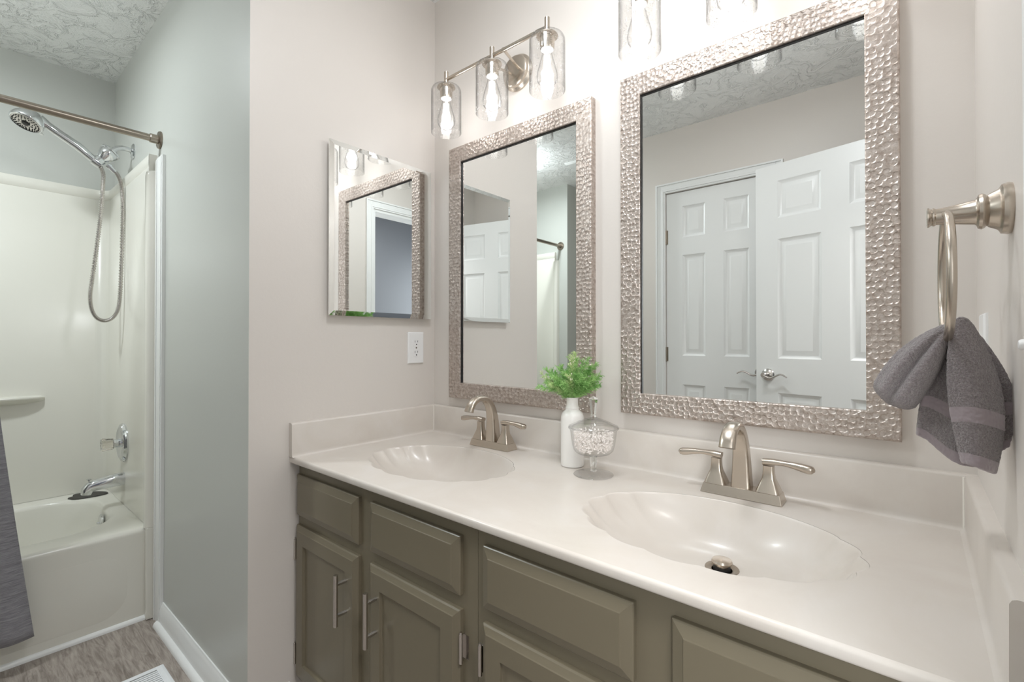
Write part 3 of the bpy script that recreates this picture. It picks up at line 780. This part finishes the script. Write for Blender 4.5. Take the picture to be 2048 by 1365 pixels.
# hanging sheets
def sheet(top, bot, folds, amp, ph, th=.0075, bulge=.012, back=0.0):
    def fn(u, v):
        tx_, ty_, tz_ = [lerp(a_, b_, u) for a_, b_ in zip(*top)]
        bx_, by_, bz_ = [lerp(a_, b_, u) for a_, b_ in zip(*bot)]
        e = v ** .8
        x = lerp(tx_, bx_, e) + bulge * sin(v * pi) * (u - .35)
        y = lerp(ty_, by_, e) + amp * sin(u * folds * pi + ph) * (0.35 + .65 * v) + back * sin(v * pi)
        z = lerp(tz_, bz_, v) + .010 * (1 - (2 * u - 1) ** 2) * (1 - v) + .004 * sin(u * folds * pi + ph + .6) * v
        return (x, y, z)
    return fn
def towel_sheet(name, nu, nv, *a, **k):
    m_ = MB().grid(sheet(*a, **k), nu, nv); o = m_.build(name, M_TOWEL, towel, smooth=180)
    uvmap(o, lambda i: ((i % nu) / (nu - 1), (i // nu) / (nv - 1)))
    s_ = o.modifiers.new('solid', 'SOLIDIFY'); s_.thickness = .0065; s_.offset = 0
    terry(o, .0015); return o
towel_sheet('front_layer', 26, 40, ((-.004, .000, .006), (.012, -.004, .010)), ((-.032, .004, -.130), (.022, -.008, -.158)), 1.9, .007, .3, bulge=.012)
towel_sheet('side_fold', 20, 40, ((.000, -.014, .014), (.018, -.006, .014)), ((.010, -.024, -.152), (.037, -.012, -.158)), 1.0, -.016, .1, bulge=.024)
towel_sheet('back_layer', 20, 36, ((.006, .012, .008), (.022, .012, .004)), ((.022, .016, -.142), (.050, .004, -.130)), 1.6, .006, 1.0, bulge=.026)
towel_sheet('inner_layer', 16, 30, ((-.004, .016, .006), (.012, .018, .010)), ((-.024, .032, -.122), (.018, .030, -.138)), 1.6, .004, 2.0, bulge=.010)

# ------------------------------------------------------------------ vase, greenery, candy dish
vase = thing('bottle_vase', 'white ceramic bottle vase standing between the two sinks', 'vase', (.705, -.101, CT + .0004))
MB().lathe([(0, 0), (.029, 0), (.0315, .002), (.0322, .006), (.0322, .128), (.0315, .138), (.028, .147), (.0215, .1535), (.0185, .1560), (.0182, .1575), (.0192, .1595), (.0192, .1615), (.0176, .1640), (.0160, .1700), (.0157, .1790), (.0162, .1870), (.0172, .1885), (.0168, .1900), (.0145, .1895), (.0135, .180), (.0135, .150), (0, .150)], 56).build('vase_body', M_CERAMIC, vase)
def leafmat(name, lo, hi):
    m = mat(name, hi, .55, **{'Subsurface Weight': 0.0}); n, l, b = nodes(m); v = coords(m)
    l.new(ramp(m, noise_tex(m, v, 60, 3), [(.3, lo), (.7, hi)]), b.inputs['Base Color']); return m
M_GR = leafmat('fern_green', (112, 172, 84), (184, 222, 146))
M_GR2 = leafmat('fern_pale_green', (168, 202, 128), (216, 230, 172))
M_BUD = mat('cream_bud', (240, 238, 215), .5)
green = thing('greenery_bunch', 'bushy green artificial fern sprigs with cream buds in the white vase', 'plant', (.705, -.101, CT + .188))
def sprig(n_leaf, pale, az, tilt, L, flower=False):
    """one airy asparagus-fern-like sprig built from thin branching twigs"""
    m_ = MB(); tips = []
    def seg(p, q, r0, r1):
        p = Vector(p); q = Vector(q); d = (q - p).normalized()
        u = d.orthogonal().normalized(); w_ = d.cross(u)
        vs = [tuple(p + (u * cos(a) + w_ * sin(a)) * r0) for a in (0, 2.094, 4.189)] + [tuple(q + (u * cos(a) + w_ * sin(a)) * r1) for a in (0, 2.094, 4.189)]
        m_.add(vs, [(0, 1, 4, 3), (1, 2, 5, 4), (2, 0, 3, 5), (3, 4, 5)])
    d0 = Vector((sin(tilt * .35) * cos(az), sin(tilt * .35) * sin(az), cos(tilt * .35)))
    d1 = Vector((sin(tilt) * cos(az), sin(tilt) * sin(az), cos(tilt)))
    p = Vector((.007 * cos(az), .007 * sin(az), -.045)); K = 14; P = [p]; D = []
    for k in range(K):
        d = d0.lerp(d1, min(1, (k / K) * 1.5)).normalized() + Vector([random.uniform(-.07, .07) for _ in range(3)])
        d.normalize(); ln = .045 / 3 if k < 3 else L / (K - 3)
        if k < 3: d = (Vector((0, 0, 1)) + .2 * d0).normalized()
        q = p + d * ln; seg(p, q, .0007, .0006); P.append(q); D.append(d); p = q
    for k in range(3, K):
        base = P[k]; d = D[min(k, K - 1)]
        nb = 7
        for j in range(nb):
            a = random.uniform(0, 2 * pi); o1 = d.orthogonal().normalized(); o2 = d.cross(o1)
            side = o1 * cos(a) + o2 * sin(a)
            bd = (d * .8 + side * random.uniform(.5, 1.0)).normalized()
            bl = random.uniform(.010, .022) * (1.1 - .5 * k / K); b0 = base.lerp(P[k + 1] if k + 1 < len(P) else base, random.random())
            b1 = b0 + bd * bl; seg(b0, b1, .0006, .0004)
            for jj in range(n_leaf):
                f_ = (jj + 1) / n_leaf; c0 = b0.lerp(b1, f_)
                a2 = random.uniform(0, 2 * pi); s2_ = (o1 * cos(a2) + o2 * sin(a2))
                cd_ = (bd * .7 + s2_ * .8).normalized(); seg(c0, c0 + cd_ * random.uniform(.004, .008), .0006, .00035)
            if flower and k > K - 4: tips.append(b1)
    o = m_.build('sprig', M_GR2 if pale else M_GR, green, smooth=None)
    if flower:
        f_ = MB()
        for t_ in tips[:9]:
            f_.lathe([(0, -.0022), (.0013, -.0012), (.0016, .0006), (.0009, .0022), (0, .0026)], 8, Matrix.Translation(t_))
        f_.build('buds', M_BUD, o)
    return o
rnd = random.Random(3)
RGT = Vector((cos(.70068), sin(.70068), 0))
def az_of(side, depth):     # direction in the horizontal plane
    v_ = RGT * side + Vector((-sin(.70068), cos(.70068), 0)) * depth
    return math.atan2(v_.y, v_.x)
spec = [(-1, .1, 1.42, .088, 0), (-1, .4, 1.05, .095, 1), (-1, -.2, .80, .100, 1), (-1, .5, 1.22, .078, 0), (-.8, -.5, 1.15, .070, 1), (-.6, .8, .55, .090, 0),
        (-.1, -.6, .22, .115, 2), (.2, .2, .12, .118, 2), (.5, -.4, .42, .112, 0), (1, .0, .62, .108, 1), (1, -.3, .95, .088, 0), (1, .3, 1.08, .084, 0), (1, -.4, 1.20, .072, 0),
        (.3, -1, .70, .070, 0), (-.3, -1, .62, .072, 2), (.2, 1, .50, .080, 0), (-.4, .2, .35, .085, 0), (.6, .6, .78, .080, 0), (-.5, -.8, .95, .060, 0), (.6, -.9, .95, .060, 0),
        (0, -.2, .15, .070, 0), (-.7, -.1, .62, .075, 0), (.7, -.1, .50, .075, 0), (-.2, .5, .3, .06, 0), (.4, -.6, .5, .05, 0), (-.9, -.1, 1.2, .06, 0), (.9, .2, 1.25, .06, 0)]
for s_, d_, ti, L_, ty in spec + [(s_ * .8, -d_ - .15, ti * .82, L_ * .86, 0) for s_, d_, ti, L_, ty in spec[:20]]:
    L_ *= 1.06
    sprig(5, ty == 2 or (ty == 1 and rnd.random() < .4), az_of(s_, d_), ti, L_, flower=(ty == 2))

dish = thing('candy_dish', 'footed clear crystal candy dish with a faceted knob lid', 'candy dish', (.797, -.143, CT + .0004))
fac = lambda a, z: 1 + .018 * abs(cos(6 * a)) * (1 if z > .06 else 0)
MB().lathe([(0, 0), (.050, 0), (.0515, .0015), (.050, .003), (.020, .0065), (.0085, .010), (0, .0102)], 64).build('foot', M_DISH, dish, smooth=50)
MB().lathe([(0, .0102), (.0085, .0102), (.0075, .016), (.0085, .026), (.0095, .036), (.0090, .046), (.011, .0490), (0, .0495)], 8).build('stem', M_CRYSTAL, dish, smooth=50)
MB().lathe([(0, .0500), (.012, .0500), (.026, .0525), (.043, .0570), (.0500, .064), (.0540, .078), (.0570, .098), (.0590, .116), (.0615, .119), (.0640, .1205), (.0640, .1225), (.0600, .1225),
            (.0565, .1180)], 72, None, fac).build('bowl', M_DISH, dish, smooth=20)
lid = MB().lathe([(.0560, .1228), (.0625, .1232), (.0640, .1245), (.0625, .1265), (.0540, .1300), (.040, .1370), (.025, .1430), (.013, .1470), (.009, .1490), (0, .1490)], 64, None, lambda a, z: 1 + .012 * abs(cos(8 * a)))
lid.lathe([(.0560, .1228), (.0530, .1270), (.039, .1340), (.024, .1400), (.012, .1435), (0, .1440)], 64)
ld_ = lid.build('lid', M_DISH, dish, smooth=50)
MB().lathe([(0, .1485), (.0075, .1490), (.0080, .1530), (.0070, .1570), (.0125, .1950), (.0135, .1975), (0, .2045)], 6).build('knob', M_CRYSTAL, ld_, smooth=None)
M_SALT = mat('bath_salt', (250, 244, 240), .35, **{'Subsurface Weight': 0.0})
salts = MB(); rs_ = random.Random(11)
for _ in range(900):
    zz_ = rs_.uniform(.0620, .1130); rmax = (.036 + .012 * min(1, (zz_ - .062) / .012)) + (zz_ - .07) * .06
    r_ = rmax * math.sqrt(rs_.random()) if rs_.random() < .45 else rmax * rs_.uniform(.86, 1.0); a_ = rs_.uniform(0, 2 * pi)
    q = Matrix.Translation((r_ * cos(a_), r_ * sin(a_), zz_)) @ Matrix.Rotation(rs_.uniform(0, 6), 4, Vector((rs_.random(), rs_.random(), rs_.random())).normalized())
    s_ = rs_.uniform(.0022, .0040)
    salts.add([(s_, 0, 0), (-s_, 0, 0), (0, s_ * .8, 0), (0, -s_ * .8, 0), (0, 0, s_ * .7), (0, 0, -s_ * .7)], [(0, 2, 4), (2, 1, 4), (1, 3, 4), (3, 0, 4), (2, 0, 5), (1, 2, 5), (3, 1, 5), (0, 3, 5)], q)
so_ = salts.build('bath_salts', M_SALT, None, smooth=None, loc=(.797, -.143, CT)); tag(so_, 'white and pinkish bath salt crystals filling the clear candy dish', 'bath salts', kind='stuff')

# ------------------------------------------------------------------ bathtub
tub = thing('bathtub', 'cream alcove bathtub with a plain front apron', 'bathtub', ((TX + BX) / 2, (GY + AY) / 2, 0))
ox_, oy_ = (TX + BX) / 2, (GY + AY) / 2
def rrect(x0, x1, y0, y1, r, n=12):
    pts = []
    for cx_, cy_, a0 in ((x1 - r, y1 - r, 0), (x0 + r, y1 - r, pi / 2), (x0 + r, y0 + r, pi), (x1 - r, y0 + r, 3 * pi / 2)):
        for i in range(n + 1):
            a = a0 + pi / 2 * i / n; pts.append((cx_ + r * cos(a), cy_ + r * sin(a)))
    return pts
rings = []
ZR = .365
ax0, ax1, ay0, ay1 = BX + .002, TX, AY + .002, GY - .002
rings.append([(x, y, 0) for x, y in rrect(ax0, ax1, ay0, ay1, .004)])
rings.append([(x, y, ZR - .022) for x, y in rrect(ax0, ax1, ay0, ay1, .004)])
for k in range(1, 6):
    a = k / 5 * pi / 2; d_ = .02 * (1 - cos(a)) ; rings.append([(x, y, ZR - .022 + .022 * sin(a)) for x, y in rrect(ax0, ax1 - d_, ay0, ay1, .004)])
ix0, ix1, iy0, iy1 = -1.618, -1.050, -2.085, -.768
rings.append([(x, y, ZR) for x, y in rrect(ix0 - .012, ix1 + .012, iy0 - .012, iy1 + .012, .20)])
for dd, zz_ in ((.006, -.002), (0, -.008), (-.004, -.02), (-.012, -.08), (-.030, -.20), (-.05, -.27), (-.09, -.30), (-.16, -.305)):
    rings.append([(x, y, ZR + zz_) for x, y in rrect(ix0 - dd, ix1 + dd, iy0 - dd, iy1 + dd, .20 if dd > -.1 else .12)])
m_ = MB(); nR = len(rings[0])
for r_ in rings: m_.v += [(x - ox_, y - oy_, z) for x, y, z in r_]
for j in range(len(rings) - 1):
    for k in range(nR):
        m_.f.append((j * nR + k, j * nR + (k + 1) % nR, (j + 1) * nR + (k + 1) % nR, (j + 1) * nR + k))
m_.f.append(tuple((len(rings) - 1) * nR + k for k in range(nR)))
m_.build('tub_shell', M_TUB, tub, smooth=50)
# gently raised apron panel
m_ = MB(); pr1 = rrect(AY + .09, GY - .09, .045, .285, .09, 10); pr2 = rrect(AY + .095, GY - .095, .050, .280, .086, 10)
vs = [(TX - ox_, y - oy_, z) for y, z in pr1] + [(TX + .0010 - ox_, y - oy_, z) for y, z in pr2]
K = len(pr1); m_.add(vs, [(k, (k + 1) % K, K + (k + 1) % K, K + k) for k in range(K)] + [tuple(range(K, 2 * K))])
m_.build('apron_panel', M_TUB, tub, smooth=50)
ov = Matrix.Translation((-1.32 - ox_, -.7835 - oy_, .306)) @ Matrix.Rotation(pi / 2 - .12, 4, 'X')
MB().lathe([(.037, 0), (.038, .004), (.034, .008), (.010, .010), (0, .010)], 36, ov).lathe([(0, .010), (.004, .010), (.004, .016), (0, .017)], 12, ov).build('overflow_plate', M_CHROME, tub)

# surround
sur = thing('tub_surround', 'glossy cream three-sided tub surround with moulded shelf', 'tub surround', (BX, GY, ZR))
PX, PY = -1.700, -.706     # inner faces
def L3(mb): mb.v = [(x - BX, y - GY, z - ZR) for x, y, z in mb.v]; return mb
z0 = ZR + .001
# wall panel as one swept L/U shape with rounded inner corners
path = [(TX - .001, PY)]
r = .05
for i in range(9):
    a = pi / 2 * i / 8; path.append((PX + r - r * sin(a), PY - r + r * cos(a)))
for i in range(9):
    a = pi / 2 * i / 8; path.append((PX + r - r * cos(a), -2.142 + r - r * sin(a)))
path.append((TX - .001, -2.142))
def back(p):                       # matching outer point on the wall
    return (max(BX, min(TX, p[0] if p[0] > PX + r - .001 else BX)), GY if p[1] > -1 and p[0] > PX + r - .001 else (AY if p[1] < -2 and p[0] > PX + r - .001 else p[1]))
zt = 1.868; zband = 1.818
m_ = MB(); n = len(path); vs = []
rowsz = [(z0, 0), (zband - .002, 0), (zband, -.0015), (zband + .003, .001), (zt - .006, .001), (zt, -.002)]
def offs(i, d):
    a = Vector(path[max(i - 1, 0)]); b2 = Vector(path[min(i + 1, n - 1)]); t_ = (b2 - a).normalized(); nn_ = Vector((-t_.y, t_.x))
    c_ = Vector((-1.3, -1.4)) - Vector(path[i])
    if nn_.dot(c_) < 0: nn_ = -nn_
    return Vector(path[i]) + nn_ * d
for z, d in rowsz:
    for i in range(n):
        q_ = offs(i, d); vs.append((q_.x, q_.y, z))
wallpts = [(TX - .03, GY)] + [(max(BX + .0, p[0] - .014) if p[0] < PX + r - .002 else p[0], p[1]) for p in path[1:-1]] + [(TX - .03, AY)]
for i in range(n):
    p = path[i]
    qx = BX if p[0] < PX + r * .6 else p[0]; qy = GY if p[1] > PY - r * .6 else (AY if p[1] < -2.142 + r * .6 else p[1])
    vs.append((qx, qy, zt))
fs = []
for j in range(len(rowsz)):
    for i in range(n - 1): fs.append((j * n + i, (j + 1) * n + i, (j + 1) * n + i + 1, j * n + i + 1))
for i_, yw in ((0, GY), (n - 1, AY)):
    m_.add([(TX - .001, path[i_][1], z0), (TX - .001, yw, z0), (TX - .001, yw, zt), (TX - .001, path[i_][1], zt)], [(0, 1, 2, 3)])
m_.add(vs, fs); L3(m_).build('wall_panel', M_TUB, sur, smooth=50)
for yy, s in ((GY, -1), (AY, 1)):   # front column rib at both ends
    prof = [(TX - .014, 0), (TX - .014, .028), (TX - .010, .036), (TX - .003, .040), (TX + .015, .040), (TX + .022, .036), (TX + .026, .028), (TX + .026, 0)]
    m_ = MB(); K = len(prof)
    zs_ = [(z0, 1), (1.775, 1), (1.790, .93), (1.797, .6)]
    for z, k in zs_: m_.v += [(lerp(TX + .006, x, .6 + .4 * k), yy + s * d * k, z) for x, d in prof]
    for j in range(len(zs_) - 1):
        for i in range(K - 1): m_.f.append((j * K + i, j * K + i + 1, (j + 1) * K + i + 1, (j + 1) * K + i))
    m_.f.append(tuple((len(zs_) - 1) * K + i for i in range(K)))
    L3(m_).build('column', M_TUB, sur, smooth=50)
    L3(MB().box(TX + .001, TX + .026, min(yy, yy + s * .036), max(yy, yy + s * .036), .002, z0)).build('lower_flange', M_TUB, sur, smooth=None, bevel=.003)
# soap shelf on the back panel
m_ = MB()
def shelf(u, v):
    a = pi * u; e = v
    y = -1.32 + (-.39 + .78 * u)
    d = .052 * math.sqrt(max(0, 1 - (2 * u - 1) ** 6))
    prof = [(0, .016), (1, .012), (1.03, .007), (1.0, .001), (.6, -.012), (0, -.024)]
    x_ = v * 5; i = min(int(x_), 4); f_ = x_ - i
    pd = lerp(prof[i][0], prof[i + 1][0], f_); pz = lerp(prof[i][1], prof[i + 1][1], f_)
    return (PX + d * pd, y, .842 + pz * (0.4 + .6 * (d / .052)))
m_.grid(shelf, 60, 21); L3(m_).build('shelf', M_TUB, sur, smooth=60)

# ------------------------------------------------------------------ shower and tub fittings
XS = -1.32
RXm = Matrix.Rotation(pi / 2, 4, 'X')
val = thing('shower_valve', 'round chrome shower valve with a clear knob above the tub spout', 'shower valve', (XS, PY, .648))
MB().lathe([(0, 0), (.086, 0), (.087, .006), (.083, .011), (.079, .010), (.076, .015), (.068, .018), (.060, .014), (.020, .016), (0, .016)], 56, RXm).build('escutcheon', M_CHROME, val)
MB().lathe([(.020, .014), (.019, .040), (.014, .042), (0, .042)], 28, RXm).build('stem', M_CHROME, val)
MB().lathe([(0, .038), (.022, .038), (.025, .048), (.025, .062), (.029, .074), (.027, .080), (0, .078)], 40, RXm, lambda a, z: 1 + .05 * cos(10 * a)).build('knob', M_KNOB, val)
spo = thing('tub_spout', 'chrome tub spout with a diverter pin under the shower valve', 'tub spout', (XS, PY, .484))
pts = [(0, -.0, 0), (0, -.03, 0), (0, -.07, -.004), (0, -.100, -.008), (0, -.118, -.013), (0, -.127, -.024), (0, -.130, -.042)]
secs = [superell(a, b_, 24, 2.6) for a, b_ in ((.028, .029), (.028, .029), (.026, .026), (.0245, .024), (.023, .023), (.021, .021), (.019, .017))]
MB().sweep(pts, secs, up=(0, 0, 1)).build('spout_body', M_CHROME, spo, smooth=60)
MB().lathe([(.003, -.0), (.003, .014), (.0085, .018), (.0085, .022), (0, .024)], 16, Matrix.Translation((0, -.120, .002))).build('diverter_pin', M_CHROME, spo)

arm = thing('shower_pipe', 'chrome shower arm with swivel holder under the curtain rod', 'shower arm', (XS, GY, 1.985))
MB().lathe([(.034, 0), (.035, .003), (.030, .007), (.012, .011)], 36, RXm).build('flange', M_CHROME, arm)
MB().tube([(0, 0, 0), (0, -.020, .004), (0, -.040, .004), (0, -.058, -.002), (0, -.072, -.014), (0, -.082, -.026)], .0108, 16).build('pipe', M_CHROME, arm, smooth=80)
dirv = Vector((0, -.62, -.78))
Mq = Matrix.Translation((0, -.078, -.022)) @ dirv.to_track_quat('Z', 'Y').to_matrix().to_4x4() @ Matrix.Scale(1.18, 4)
hb = MB().lathe([(0, 0), (.028, 0), (.0325, .004), (.0325, .009), (.0295, .011), (.031, .016), (.0265, .030), (.020, .044), (.016, .050), (.019, .054), (.019, .066), (0, .069)], 32, Mq)
hbo = hb.build('swivel_joint', M_CHROME, arm)
MB().lathe([(.014, -.018), (.020, -.016), (.021, .0), (.020, .016), (.014, .018)], 28, Matrix.Translation((0, -.128, -.086)) @ Matrix.Rotation(radians(58), 4, 'X')).build('cradle', M_CHROME, arm)

hs = thing('hand_shower', 'chrome hand shower with a metal hose resting in its holder', 'hand shower', (XS, GY, 1.985))
def T(y, z): return (0, y - GY, z - 1.985)
hp = [T(-.794, 1.885), T(-.822, 1.911), T(-.870, 1.950), T(-.925, 1.983), T(-.962, 2.006), T(-.990, 2.022)]
MB().tube(hp, [.0125, .0160, .0180, .0165, .0165, .024], 20).build('handle', M_CHROME, hs, smooth=80)
hd_dir = Vector((.22, -.36, -.90)).normalized()
Mh = Matrix.Translation(T(-1.018, 2.018)) @ hd_dir.to_track_quat('Z', 'Y').to_matrix().to_4x4()
head = MB().lathe([(0, -.034), (.018, -.033), (.034, -.024), (.046, -.006), (.053, .010), (.054, .022), (.0515, .027), (.047, .028)], 48, Mh)
ho = head.build('shower_head', M_CHROME, hs, smooth=60)
MB().lathe([(.048, .026), (.046, .0275), (.020, .029), (.018, .026), (0, .026)], 40, Mh).build('face_plate', M_STEEL, ho)
nz_ = MB()
for rr_, cnt in ((.041, 26), (.032, 18), (.022, 10)):
    for k in range(cnt):
        a = 2 * pi * k / cnt
        nz_.lathe([(.0024, .026), (.0018, .031), (0, .0315)], 8, Mh @ Matrix.Translation((rr_ * cos(a), rr_ * sin(a), 0)))
nz_.build('nozzles', M_BLACK, ho)
MB().lathe([(.014, .026), (.010, .031), (0, .032)], 20, Mh).build('centre_spray', M_BLACK, ho)
MB().box(-.006, .006, -.008, .008, .0, .006, Mh @ Matrix.Translation((0, -.058, .018))).build('selector_tab', M_CHROME, ho, bevel=.002)
# hose: helical metal hose
ctrl = [(-.795, 1.884), (-.785, 1.852), (-.786, 1.800), (-.790, 1.72), (-.797, 1.62), (-.808, 1.50), (-.820, 1.38), (-.826, 1.31), (-.822, 1.255), (-.806, 1.215), (-.780, 1.200), (-.752, 1.212), (-.732, 1.25), (-.724, 1.32), (-.720, 1.45), (-.717, 1.60), (-.716, 1.72), (-.719, 1.79), (-.725, 1.835), (-.735, 1.862), (-.748, 1.880)]
def crv(L, u):
    x = u * (len(L) - 1); i = min(int(x), len(L) - 2); f = x - i
    p0, p1, p2, p3 = L[max(i - 1, 0)], L[i], L[i + 1], L[min(i + 2, len(L) - 1)]
    return tuple(.5 * (2 * b + (-a + c) * f + (2 * a - 5 * b + 4 * c - d) * f * f + (-a + 3 * b - 3 * c + d) * f ** 3) for a, b, c, d in zip(p0, p1, p2, p3))
K = 900
hpts = [T(*crv(ctrl, i / (K - 1))) for i in range(K)]
MB().tube(hpts, [0.0074 + .0012 * (1 if (i // 2) % 2 else -1) for i in range(K)], 12).build('hose', M_STEEL, hs, smooth=30)
e_ = Vector(T(-.757, 1.925)); MB().cyl(T(-.743, 1.872), T(-.770, 1.897), .0100, .0125).build('hose_nut', M_CHROME, hs)

# dark flat rubber piece on the tub ledge
lf = thing('rubber_stopper_mat', 'dark grey flat leaf-shaped rubber piece on the tub ledge below the spout', 'rubber mat', (-1.61, -.785, ZR + .001))
out = []
for k in range(60):
    a = 2 * pi * k / 60; ca, sa = cos(a), sin(a)
    x_ = .075 * ca; y_ = .052 * sa * (1 - .25 * ca)
    if ca < -.75: y_ *= 1.0 + 1.1 * (abs(ca) - .75); x_ += .018 * (1 - abs(sa) * 3) if abs(sa) < .33 else 0
    out.append((x_, y_))
m_ = MB(); m_.v = [(x_, y_, 0) for x_, y_ in out] + [(x_ * .97, y_ * .97, .004) for x_, y_ in out]
m_.f = [(k, (k + 1) % 60, 60 + (k + 1) % 60, 60 + k) for k in range(60)] + [tuple(range(60, 120)), tuple(range(60))[::-1]]
m_.v = [tuple(Matrix.Rotation(radians(62), 3, 'Z') @ Vector(p)) for p in m_.v]
m_.build('rubber_sheet', M_GREYRUB, lf, smooth=40)

# ------------------------------------------------------------------ curtain rod and curtain
rod = thing('shower_rod', 'brushed nickel shower curtain rod across the tub alcove', 'shower rod', (-.885, GY, 1.919))
Ln = AY - GY
MB().cyl((0, -.004, 0), (0, Ln + .004, 0), .0135, n=28).build('rod', M_NICKEL_D, rod)
for y, s in ((0, 1), (Ln, -1)):
    MB().lathe([(0, 0), (.034, 0), (.035, .003), (.033, .008), (.0175, .010), (.0175, .034), (.0155, .036), (.0135, .036)], 40, Matrix.Translation((0, y, 0)) @ Matrix.Rotation(s * pi / 2, 4, 'X')).build('end_flange', M_NICKEL_D, rod)
M_CURT = mat('curtain_fabric', (128, 126, 132), .8, **{'Sheen Weight': .3})
n, l, b = nodes(M_CURT); v = coords(M_CURT, 'Object', (1, 1.2, 16)); hh = noise_tex(M_CURT, v, 18, 4, .65, .8)
l.new(ramp(M_CURT, hh, [(.3, (118, 116, 122)), (.55, (150, 148, 154)), (.8, (174, 172, 178))]), b.inputs['Base Color'])
l.new(bump(M_CURT, hh, .6, .004), b.inputs['Normal'])
cur = thing('shower_curtain', 'grey crinkled fabric shower curtain bunched at the left edge', 'shower curtain', (-.885, GY, 1.905))
def curt(u, v):
    zt_, zb_ = 1.885, .105
    z = lerp(zt_, zb_, v)
    y_edge = lerp(-1.185, -1.030, v ** 1.4); y_far = -1.70
    y = lerp(y_edge, y_far, u)
    x = -.872 + (.020 + .010 * v) * sin(u * 22 + .8 * sin(v * 3)) * (.25 + .75 * min(1, u * 4)) + .010 * v
    return (x + .885, y - GY, z - 1.905)
m_ = MB().grid(curt, 140, 60); m_.build('curtain_cloth', M_CURT, cur, smooth=180, solid=.002)
for k in range(9):
    y = -1.21 - k * .055
    p = [(0 + .020 * cos(a), y - GY, .005 + .024 * sin(a)) for a in [2 * pi * i / 24 for i in range(24)]]
    MB().tube(p, .0018, 8, closed=True).build('curtain_ring', M_CHROME, cur)

# ------------------------------------------------------------------ floor register
rg = thing('floor_register', 'white slotted floor vent near the baseboard at the photo bottom', 'floor vent', (-.4675, -.885, 0))
wx, wy = .073, .143
m_ = MB(); pr_ = [(0, 0), (.002, .004), (.010, .0065), (.022, .0065), (.023, .004)]
for ins, z in pr_:
    m_.v += [(-wx + ins, -wy + ins, z), (wx - ins, -wy + ins, z), (wx - ins, wy - ins, z), (-wx + ins, wy - ins, z)]
for i in range(len(pr_) - 1):
    for k in range(4): m_.f.append((4 * i + k, 4 * i + (k + 1) % 4, 4 * i + 4 + (k + 1) % 4, 4 * i + 4 + k))
m_.build('frame', M_REG, rg, smooth=None, bevel=.001)
MB().box(-wx + .023, wx - .023, -wy + .023, wy - .023, .0003, .001).build('duct', M_BLACK, rg, smooth=None)
for k in range(9):
    x_ = -wx + .027 + k * .0115
    MB().prism(x_, x_ + .0075, -wy + .023, wy - .023, .001, x_ + .001, x_ + .0085, -wy + .023, wy - .023, .0050).build('louver', M_REG, rg, smooth=None)
for k in range(3):
    yk = -wy + .023 + (k + 0) * (2 * wy - .046) / 2 - .002
    MB().box(-wx + .023, wx - .023, yk, yk + .004, .001, .0058).build('crossbar', M_REG, rg, smooth=None)
